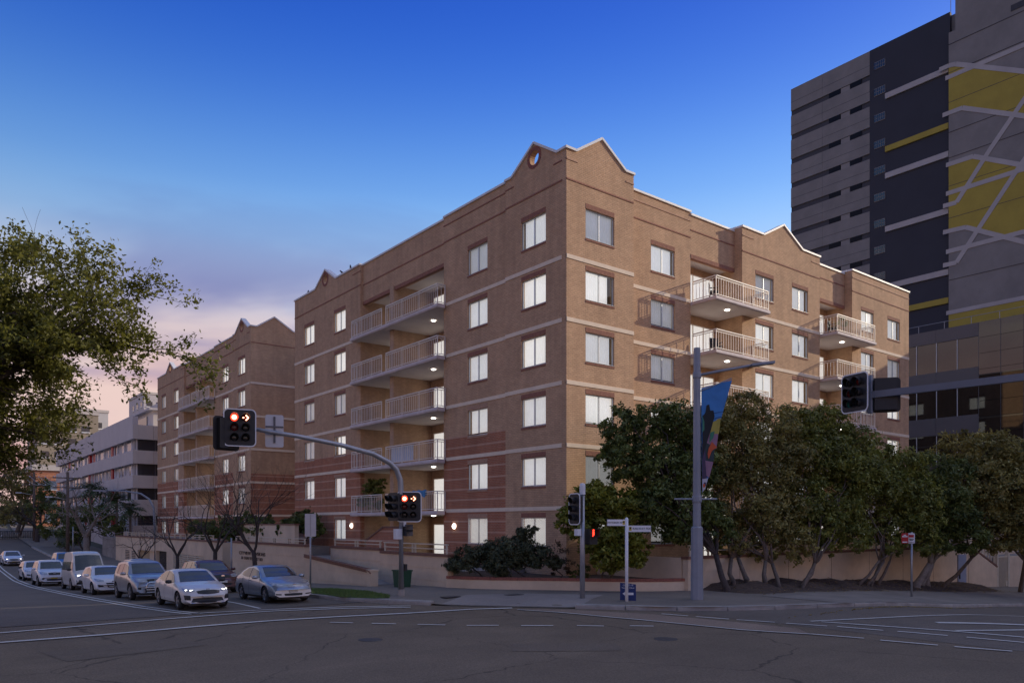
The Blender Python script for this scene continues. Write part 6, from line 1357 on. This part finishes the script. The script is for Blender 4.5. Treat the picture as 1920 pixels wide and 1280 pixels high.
def build_car(name, label, cat, sp, loc, rz=R(-90), pitch=0, group='cars queued along the left street'):
    Lh, W, Hh = sp['L']/2, sp['W']/2, sp['H']; prof = sorted(sp['prof']); belt = sorted(sp['belt']); roof = Hh
    zbt = sp.get('zb', .2); th = sp.get('th', .30); kf, kr = sp.get('kf', .28), sp.get('kr', .18)
    xs_ = [-Lh+.0]+[-Lh+sp['L']*(i/64) for i in range(1, 64)]+[Lh]
    xs_ = sorted(set(xs_+[Lh-.015, Lh-.04, Lh-.09, -Lh+.015, -Lh+.05, -Lh+.1]))
    rows = []
    for x in xs_:
        zt = lerp_tab(x, prof); zbl = min(lerp_tab(x, belt), zt-.025); zb = zbt+.05*max(0, (abs(x)-Lh*.75)/(Lh*.25))**2
        e = max(0, (abs(x)-Lh*.62)/(Lh*.38)); wv = W*(1-(.17 if x > 0 else .12)*e**2.6)
        yt = max(.1, .955*wv-th*(zt-zbl)-.02); hgt = zt-zbl
        sec = [(0, zb), (.80*wv, zb), (.955*wv, zb+.07), (.99*wv, zb+.28*(zbl-zb)), (1.0*wv, zb+.6*(zbl-zb)), (.99*wv, zb+.86*(zbl-zb)), (.957*wv, zbl),
               (.957*wv+(yt-.957*wv)*.5, zbl+.5*(hgt-.05 if hgt > .1 else hgt*.6)), (yt, zt-min(.055, hgt*.4)), (yt-.07, zt-min(.018, hgt*.15)), (yt*.55, zt+.004), (0, zt+.012)]
        k = kf*max(0, (x+Lh*.1)/(Lh*1.1))**1.3 if x > 0 else -kr*max(0, (-x-Lh*.1)/(Lh*.9))**1.3
        rows.append([(x-k*(y/W)**2*1.0, y, z) for y, z in sec])
    K = len(rows[0]); v = []; f = []
    for r_ in rows:
        v += [p for p in r_]+[(p[0], -p[1], p[2]) for p in reversed(r_[1:-1])]
    n = 2*K-2
    for i in range(len(rows)-1):
        for j in range(n): f.append((i*n+j, i*n+(j+1) % n, (i+1)*n+(j+1) % n, (i+1)*n+j))
    f.append(tuple(range(n))); f.append(tuple((len(rows)-1)*n+j for j in reversed(range(n))))
    v = [(a*CS, b*CS, c*CS) for a, b, c in v]
    bm_ = MB(); bm_.v = v; bm_.f = f; bm_.m = [0]*len(f)
    body = link('tmp', bm_.mesh('tmp', [sp['paint'], M_trim], fix=True))
    cut = MB(); r_ = sp['wr']
    for wx in sp['wx']:
        for s_ in (-1, 1): cut.tube([(wx*CS, s_*(W-.27)*CS, r_*CS), (wx*CS, s_*(W+.3)*CS, r_*CS)], (r_+.055)*CS, 28, 1)
    cu = link('tmp2', cut.mesh('tmp2', [sp['paint'], M_trim])); md = body.modifiers.new('b', 'BOOLEAN'); md.operation = 'DIFFERENCE'; md.object = cu; md.solver = 'EXACT'
    me = bpy.data.meshes.new_from_object(body.evaluated_get(bpy.context.evaluated_depsgraph_get()))
    bpy.data.objects.remove(body); bpy.data.objects.remove(cu)
    if len(me.materials) < 2:
        me.materials.clear(); me.materials.append(sp['paint']); me.materials.append(M_trim)
    me.polygons.foreach_set('use_smooth', [True]*len(me.polygons))
    try: me.set_sharp_from_angle(angle=R(38))
    except Exception: pass
    me.name = 'body'
    bvh = BVHTree.FromPolygons([tuple(q_.co) for q_ in me.vertices], [tuple(p.vertices) for p in me.polygons])
    root = thing(name, label, cat, loc, group, rz, local=True); root.rotation_euler = (0, -pitch, rz)
    bo = link('body', me, root); BASE[bo] = (0, 0, 0)
    def conf(pname, up, lo, axis, mat, off=.008, nr=5, parent=None, nc=4):
        """patch between two polylines, laid on the body surface"""
        def dens(p):
            o = []
            for a, b in zip(p, p[1:]):
                for i in range(nc): o.append((a[0]+(b[0]-a[0])*i/nc, a[1]+(b[1]-a[1])*i/nc))
            return o+[p[-1]]
        U, Lo = dens(up), dens(lo); mb = MB(); m_ = len(U)
        for i in range(nr+1):
            for a, b in zip(U, Lo):
                p = (a[0]+(b[0]-a[0])*i/nr, a[1]+(b[1]-a[1])*i/nr)
                if axis == 'x': o_, d_ = (5, p[0]*CS, p[1]*CS), (-1, 0, 0)
                elif axis == 'y': o_, d_ = (p[0]*CS, 4, p[1]*CS), (0, -1, 0)
                elif axis == '-y': o_, d_ = (p[0]*CS, -4, p[1]*CS), (0, 1, 0)
                else: o_, d_ = (p[0]*CS, p[1]*CS, 5), (0, 0, -1)
                h = bvh.ray_cast(Vector(o_), Vector(d_))
                if h[0] is None: h = bvh.find_nearest(Vector((Lh*CS*.95, p[0]*CS, p[1]*CS) if axis == 'x' else o_))
                nrm = h[1]
                if nrm.dot(Vector(d_)) > 0: nrm = -nrm
                mb.v.append(tuple(h[0]+nrm*off*CS-Vector(d_)*.002))
        for i in range(nr):
            for j in range(m_-1): mb.f.append((i*m_+j, i*m_+j+1, (i+1)*m_+j+1, (i+1)*m_+j)); mb.m.append(0)
        return part(pname, mb, mat, parent or root, smooth=True, fix=False)
    # glass
    ws_ = sp['ws']   # (x_bottom, y_bottom, x_top, y_top)
    kk = kf*.35
    yy = [-1, -.5, 0, .5, 1]
    conf('windscreen', [(ws_[2]-kk*(t*ws_[3]/W)**2, t*ws_[3]) for t in yy], [(ws_[0]-kk*1.4*(t*ws_[1]/W)**2, t*ws_[1]) for t in yy], 'z', M_cglass, .01, 8)
    for s_, ax in ((1, 'y'), (-1, '-y')):
        for up, lo in sp['sw']: conf('side_window', up, lo, ax, M_cglass, .008, 5)
    if 'rw' in sp: r4 = sp['rw']; conf('rear_window', [(r4[2], t*r4[3]) for t in yy], [(r4[0], t*r4[1]) for t in yy], 'z', M_cglass, .01, 5)
    for up, lo, m_, nm in sp['front']: 
        conf(nm, up, lo, 'x', m_, .010, 4)
        if min(p[0] for p in up) > .2: conf(nm, [(-p[0], p[1]) for p in up], [(-p[0], p[1]) for p in lo], 'x', m_, .010, 4)
    for (y0, z0, wd_, hh, m_, nm) in sp.get('bits', []):
        h = bvh.ray_cast(Vector((5, y0*CS, z0*CS)), Vector((-1, 0, 0)))
        if h[0] is not None: part(nm, MB().box(h[0].x-.02, h[0].x+.018, (y0-wd_/2)*CS, (y0+wd_/2)*CS, (z0-hh/2)*CS, (z0+hh/2)*CS), m_, root)
    # door seams and handles
    for s_, ax in ((1, 'y'), (-1, '-y')):
        for x0, z0, x1, z1 in sp.get('seams', []): conf('door_seam', [(x0-.008, z0), (x1-.008, z1)], [(x0+.008, z0), (x1+.008, z1)], ax, M_trim, .003, 1, None, 6)
        for hx, hz in sp.get('handles', []):
            h = bvh.ray_cast(Vector((hx*CS, s_*4, hz*CS)), Vector((0, -s_, 0)))
            if h[0] is not None: part('door_handle', MB().box((hx-.1)*CS, (hx+.1)*CS, h[0].y-.025, h[0].y+.025, (hz-.018)*CS, (hz+.018)*CS), sp['paint'], root)
        mx_, mz_ = sp['mirror']; mo = MB().lathe([(0, -.11), (.07, -.09), (.09, 0), (.075, .085), (0, .1)], 10, axis='y')
        mo.v = [(p[0]*.85*CS+mx_*CS, p[1]*1.15*CS+s_*(W+.09)*CS, p[2]*.85*CS+mz_*CS) for p in mo.v]
        part('mirror', mo, sp.get('mirmat', sp['paint']), root, smooth=True)
    T, RM, BD = wheel_meshes(sp['wr']*CS, .21*CS, round(sp['wr'], 3))
    for wx in sp['wx']:
        for s_ in (-1, 1):
            wo_ = link('wheel', T, root, (wx*CS, s_*(W-.125)*CS, sp['wr']*CS), 0 if s_ < 0 else math.pi); BASE[wo_] = (0, 0, 0)
            link('rim', RM, wo_); link('brake_disc', BD, wo_)
    part('underbody', MB().box((-Lh+.3)*CS, (Lh-.25)*CS, (-W+.25)*CS, (W-.25)*CS, (zbt-.04)*CS, (zbt+.25)*CS), M_trim, root)
    return root
SED = dict(L=4.64, W=1.80, H=1.435, zb=.19, wr=.325, wx=(1.42, -1.28), th=.34,
    prof=[(-2.32,.55),(-2.31,.86),(-2.24,1.00),(-2.0,1.05),(-1.75,1.10),(-1.3,1.275),(-.9,1.395),(-.4,1.435),(0,1.42),(.3,1.335),(.7,1.14),(1.05,.985),(1.5,.90),(2.0,.79),(2.2,.72),(2.29,.62),(2.32,.50)],
    belt=[(-2.32,.75),(-2.0,.92),(-1.5,.96),(0,.91),(1.0,.86),(1.6,.80),(2.1,.68),(2.32,.48)], ws=(1.06, .66, .26, .52), rw=(-1.72, .55, -1.15, .50),
    sw=[([(.75,.99),(.35,1.25),(-.30,1.36)],[(.72,.965),(.3,.955),(-.30,.965)]), ([(-.36,1.36),(-.8,1.33),(-1.25,1.17)],[(-.36,.968),(-.8,.985),(-1.25,1.05)])],
    seams=[(.95,.35,.85,.88),(-.33,.3,-.33,.95),(-1.1,.5,-1.05,.98)], handles=[(-.2,.85),(-1.0,.89)], mirror=(.68,1.0), bits=[])
kia = dict(SED, paint=M_pw, mirmat=M_trim, front=[
    ([(.46,.72),(.64,.755),(.80,.79)],[(.46,.665),(.64,.665),(.78,.70)], M_hl, 'headlight'), ([(-.42,.685),(-.2,.715),(0,.72),(.2,.715),(.42,.685)],[(-.38,.60),(-.2,.575),(0,.57),(.2,.575),(.38,.60)], M_trim, 'grille'),
    ([(-.52,.43),(0,.44),(.52,.43)],[(-.60,.27),(0,.25),(.60,.27)], M_trim, 'lower_grille'), ([(.62,.53),(.80,.55)],[(.60,.36),(.78,.38)], M_trim, 'fog_surround'), ([(-.6,.258),(0,.24),(.6,.258)],[(-.6,.235),(0,.215),(.6,.235)], M_chrome, 'lip')],
    bits=[(0,.50,.37,.09,M_plate,'number_plate'),(0,.75,.12,.03,M_chrome,'emblem'),(.56,.715,.12,.035,M_hlon,'lamp'),(-.56,.715,.12,.035,M_hlon,'lamp'),(.70,.73,.10,.03,M_hlon,'lamp'),(-.70,.73,.10,.03,M_hlon,'lamp'),(.33,.66,.09,.03,M_chrome,'badge')])
cam_ = dict(SED, L=4.80, W=1.82, H=1.47, paint=M_silver, prof=[(x*1.035, z*1.022) for x, z in SED['prof']], belt=[(x*1.035, z*1.02) for x, z in SED['belt']], front=[
    ([(.44,.70),(.62,.78),(.82,.82)],[(.44,.655),(.64,.66),(.80,.70)], M_hl, 'headlight'), ([(-.36,.72),(0,.75),(.36,.72)],[(-.27,.60),(0,.585),(.27,.60)], M_rim, 'grille'),
    ([(-.32,.70),(0,.715),(.32,.70)],[(-.31,.685),(0,.70),(.31,.685)], M_trim, 'grille_bar'), ([(-.30,.665),(0,.68),(.30,.665)],[(-.29,.65),(0,.665),(.29,.65)], M_trim, 'grille_bar'), ([(-.28,.63),(0,.64),(.28,.63)],[(-.27,.615),(0,.625),(.27,.615)], M_trim, 'grille_bar'),
    ([(-.38,.37),(0,.38),(.38,.37)],[(-.36,.29),(0,.28),(.36,.29)], M_trim, 'lower_grille'), ([(.5,.36),(.74,.38)],[(.5,.31),(.72,.33)], M_trim, 'fog_surround')],
    bits=[(0,.46,.37,.11,M_plate,'number_plate'),(0,.72,.11,.07,M_chrome,'emblem')])
SUVs = dict(L=4.68, W=1.83, H=1.73, zb=.27, wr=.365, wx=(1.42, -1.30), th=.30,
    prof=[(-2.34,.6),(-2.33,1.0),(-2.22,1.3),(-2.05,1.55),(-1.85,1.67),(-1.2,1.72),(-.3,1.73),(.1,1.70),(.4,1.58),(.8,1.33),(1.1,1.15),(1.5,1.09),(1.95,1.0),(2.2,.90),(2.3,.78),(2.34,.60)],
    belt=[(-2.34,.9),(-2,1.12),(0,1.06),(1.0,1.02),(1.6,.96),(2.1,.82),(2.34,.58)], ws=(1.10, .68, .36, .58), rw=(-2.2, .6, -2.02, .58),
    sw=[([(.80,1.15),(.42,1.48),(-.30,1.60)],[(.76,1.11),(.3,1.10),(-.30,1.11)]), ([(-.36,1.60),(-1.1,1.59)],[(-.36,1.11),(-1.1,1.13)]), ([(-1.18,1.58),(-1.75,1.48)],[(-1.18,1.14),(-1.85,1.20)])],
    seams=[(.98,.4,.88,1.04),(-.33,.35,-.33,1.1),(-1.14,.6,-1.14,1.12)], handles=[(-.2,.98),(-1.0,1.0)], mirror=(.72,1.16))
suvf = [([(.42,.90),(.62,.95),(.80,.97)],[(.42,.79),(.62,.78),(.78,.83)], M_hl, 'headlight'), ([(-.36,.90),(0,.92),(.36,.90)],[(-.33,.76),(0,.75),(.33,.76)], M_trim, 'grille'), ([(-.45,.50),(0,.51),(.45,.50)],[(-.42,.38),(0,.37),(.42,.38)], M_trim, 'lower_grille'), ([(.58,.56),(.72,.57)],[(.58,.46),(.70,.47)], M_trim, 'fog_surround')]
sv1 = dict(SUVs, paint=M_silver2, front=suvf, bits=[(0,.85,.14,.09,M_chrome,'emblem'),(0,.58,.37,.11,M_plate,'number_plate')])
sv2 = dict(SUVs, paint=M_pw2, front=suvf, bits=[(0,.85,.14,.08,M_chrome,'emblem'),(0,.56,.37,.11,M_platey,'number_plate')])
hat = dict(L=4.30, W=1.78, H=1.47, zb=.2, wr=.32, wx=(1.33, -1.30), th=.33, paint=M_pw2,
    prof=[(-2.15,.5),(-2.14,.9),(-2.02,1.15),(-1.75,1.36),(-1.4,1.435),(-.6,1.47),(0,1.45),(.3,1.365),(.7,1.16),(1.0,1.0),(1.4,.93),(1.8,.83),(2.02,.74),(2.12,.62),(2.15,.5)], belt=[(-2.15,.8),(-1.8,.98),(0,.92),(1,.87),(1.6,.78),(2.0,.66),(2.15,.48)], ws=(1.0,.64,.26,.52), rw=(-2.02,.5,-1.8,.5),
    sw=[([(.70,1.0),(.32,1.27),(-.30,1.38)],[(.66,.975),(.3,.965),(-.30,.975)]), ([(-.36,1.38),(-.9,1.34),(-1.35,1.2)],[(-.36,.98),(-.9,1.0),(-1.35,1.08)])],
    seams=[(.9,.35,.8,.88),(-.33,.3,-.33,.95)], handles=[(-.2,.86),(-1.0,.9)], mirror=(.64,1.0),
    front=[([(.42,.74),(.62,.79),(.78,.83)],[(.42,.67),(.62,.66),(.76,.72)], M_hl, 'headlight'), ([(-.34,.60),(0,.62),(.34,.60)],[(-.20,.36),(0,.34),(.20,.36)], M_trim, 'grille'), ([(.46,.50),(.70,.53)],[(.42,.42),(.66,.40)], M_trim, 'fog_surround')], bits=[(0,.68,.12,.05,M_chrome,'emblem'),(0,.44,.37,.11,M_plate,'number_plate')])
van = dict(L=5.0, W=1.88, H=2.28, zb=.22, wr=.34, wx=(1.45, -1.55), th=.17, paint=M_vanw, kf=.22,
    prof=[(-2.5,.5),(-2.49,1.4),(-2.42,2.05),(-2.25,2.22),(-1.6,2.27),(0,2.28),(.7,2.25),(1.1,2.15),(1.45,1.85),(1.8,1.45),(2.1,1.15),(2.3,1.02),(2.42,.88),(2.48,.7),(2.5,.5)], belt=[(-2.5,1.0),(-2,1.25),(1.2,1.2),(1.9,1.1),(2.3,.85),(2.5,.5)], ws=(2.06,.74,1.24,.66),
    sw=[([(1.75,1.3),(1.45,1.62),(1.0,1.66)],[(1.75,1.2),(1.4,1.16),(1.0,1.16)]), ([(.9,1.66),(-.4,1.66)],[(.9,1.17),(-.4,1.17)]), ([(-.5,1.66),(-1.5,1.66)],[(-.5,1.17),(-1.5,1.17)]), ([(-1.58,1.66),(-2.2,1.64)],[(-1.58,1.17),(-2.2,1.2)])],
    seams=[(.95,.35,.95,1.7),(-.45,.35,-.45,1.7)], handles=[(.8,1.0)], mirror=(1.75,1.22), mirmat=M_trim,
    front=[([(.5,.90),(.66,.95),(.80,.97)],[(.5,.78),(.66,.77),(.80,.80)], M_hl, 'headlight'), ([(-.44,.86),(0,.88),(.44,.86)],[(-.42,.78),(0,.79),(.42,.78)], M_chrome, 'grille'), ([(-.75,.60),(0,.62),(.75,.60)],[(-.75,.26),(0,.25),(.75,.26)], M_trim, 'bumper')], bits=[(0,.50,.37,.11,M_plate,'number_plate'),(.62,.86,.16,.07,M_hlon,'lamp'),(-.62,.86,.16,.07,M_hlon,'lamp'),(0,.83,.14,.09,M_chrome,'emblem')])
def at(x, y): return (x, y, gz(x, y)+.012)
def put(nm, label, cat, sp, x, y, group='cars queued along the left street', rz=R(-90)):
    p = -math.atan((gz(x, y+1)-gz(x, y-1))/2)
    return build_car(nm, label, cat, sp, at(x, y), rz, p, group)
put('sedan_car', 'white sedan with slim dark grille first in the queue at the stop line', 'car', kia, -15.75, 2.9)
put('sedan_car', 'silver blue sedan with chrome slatted grille beside the grass verge', 'car', cam_, -12.55, 3.3)
s1 = put('suv_car', 'silver suv with chrome nudge bar behind the white sedan', 'car', sv1, -15.85, 9.4)
nb_ = MB().tube([(2.30, -.42, .36), (2.42, -.42, .50), (2.44, -.40, .72), (2.43, -.30, .78), (2.43, .30, .78), (2.44, .40, .72), (2.42, .42, .50), (2.30, .42, .36)], .035, 8).tube([(2.43, -.42, .56), (2.43, .42, .56)], .03, 8).tube([(2.42, -.42, .46), (2.42, .42, .46)], .03, 8)
nb_.v = [(a*CS, b*CS, c*CS) for a, b, c in nb_.v]; part('nudge_bar', nb_, M_chrome, s1, smooth=True)
put('hatchback_car', 'white hatchback with hexagonal grille between the silver suv and the van', 'car', hat, -16.1, 16.0)
put('passenger_van', 'white high roof van with lit headlamps in the queue', 'van', van, -15.9, 22.9)
put('suv_car', 'white suv with yellow number plate behind the high roof van', 'car', sv2, -16.5, 31.0)
put('hatchback_car', 'small white hatchback with dark sides at the tail of the queue', 'car', dict(hat, paint=M_pw, mirmat=M_trim), -16.3, 40.2)
put('sedan_car', 'white sedan with yellow plate coming down the left street alone', 'car', dict(kia, paint=M_pw2, mirmat=M_pw2, bits=[(0,.48,.37,.11,M_platey,'number_plate'),(.56,.715,.16,.04,M_hlon,'lamp'),(-.56,.715,.16,.04,M_hlon,'lamp')]), -15.6, 62.0)
put('suv_car', 'blue suv showing its roof behind the white suv and the van', 'car', dict(sv1, paint=M_bluec), -12.8, 50.5)
put('suv_car', 'pale suv with roof rails parked behind the silver suv', 'car', dict(sv2, paint=M_silver2), -12.5, 24.6)
put('suv_car', 'burgundy roofed dark car parked behind the white sedan', 'car', dict(sv1, paint=M_burg, H=1.62, prof=[(x, z*.95) for x, z in SUVs['prof']]), -12.45, 11.6)
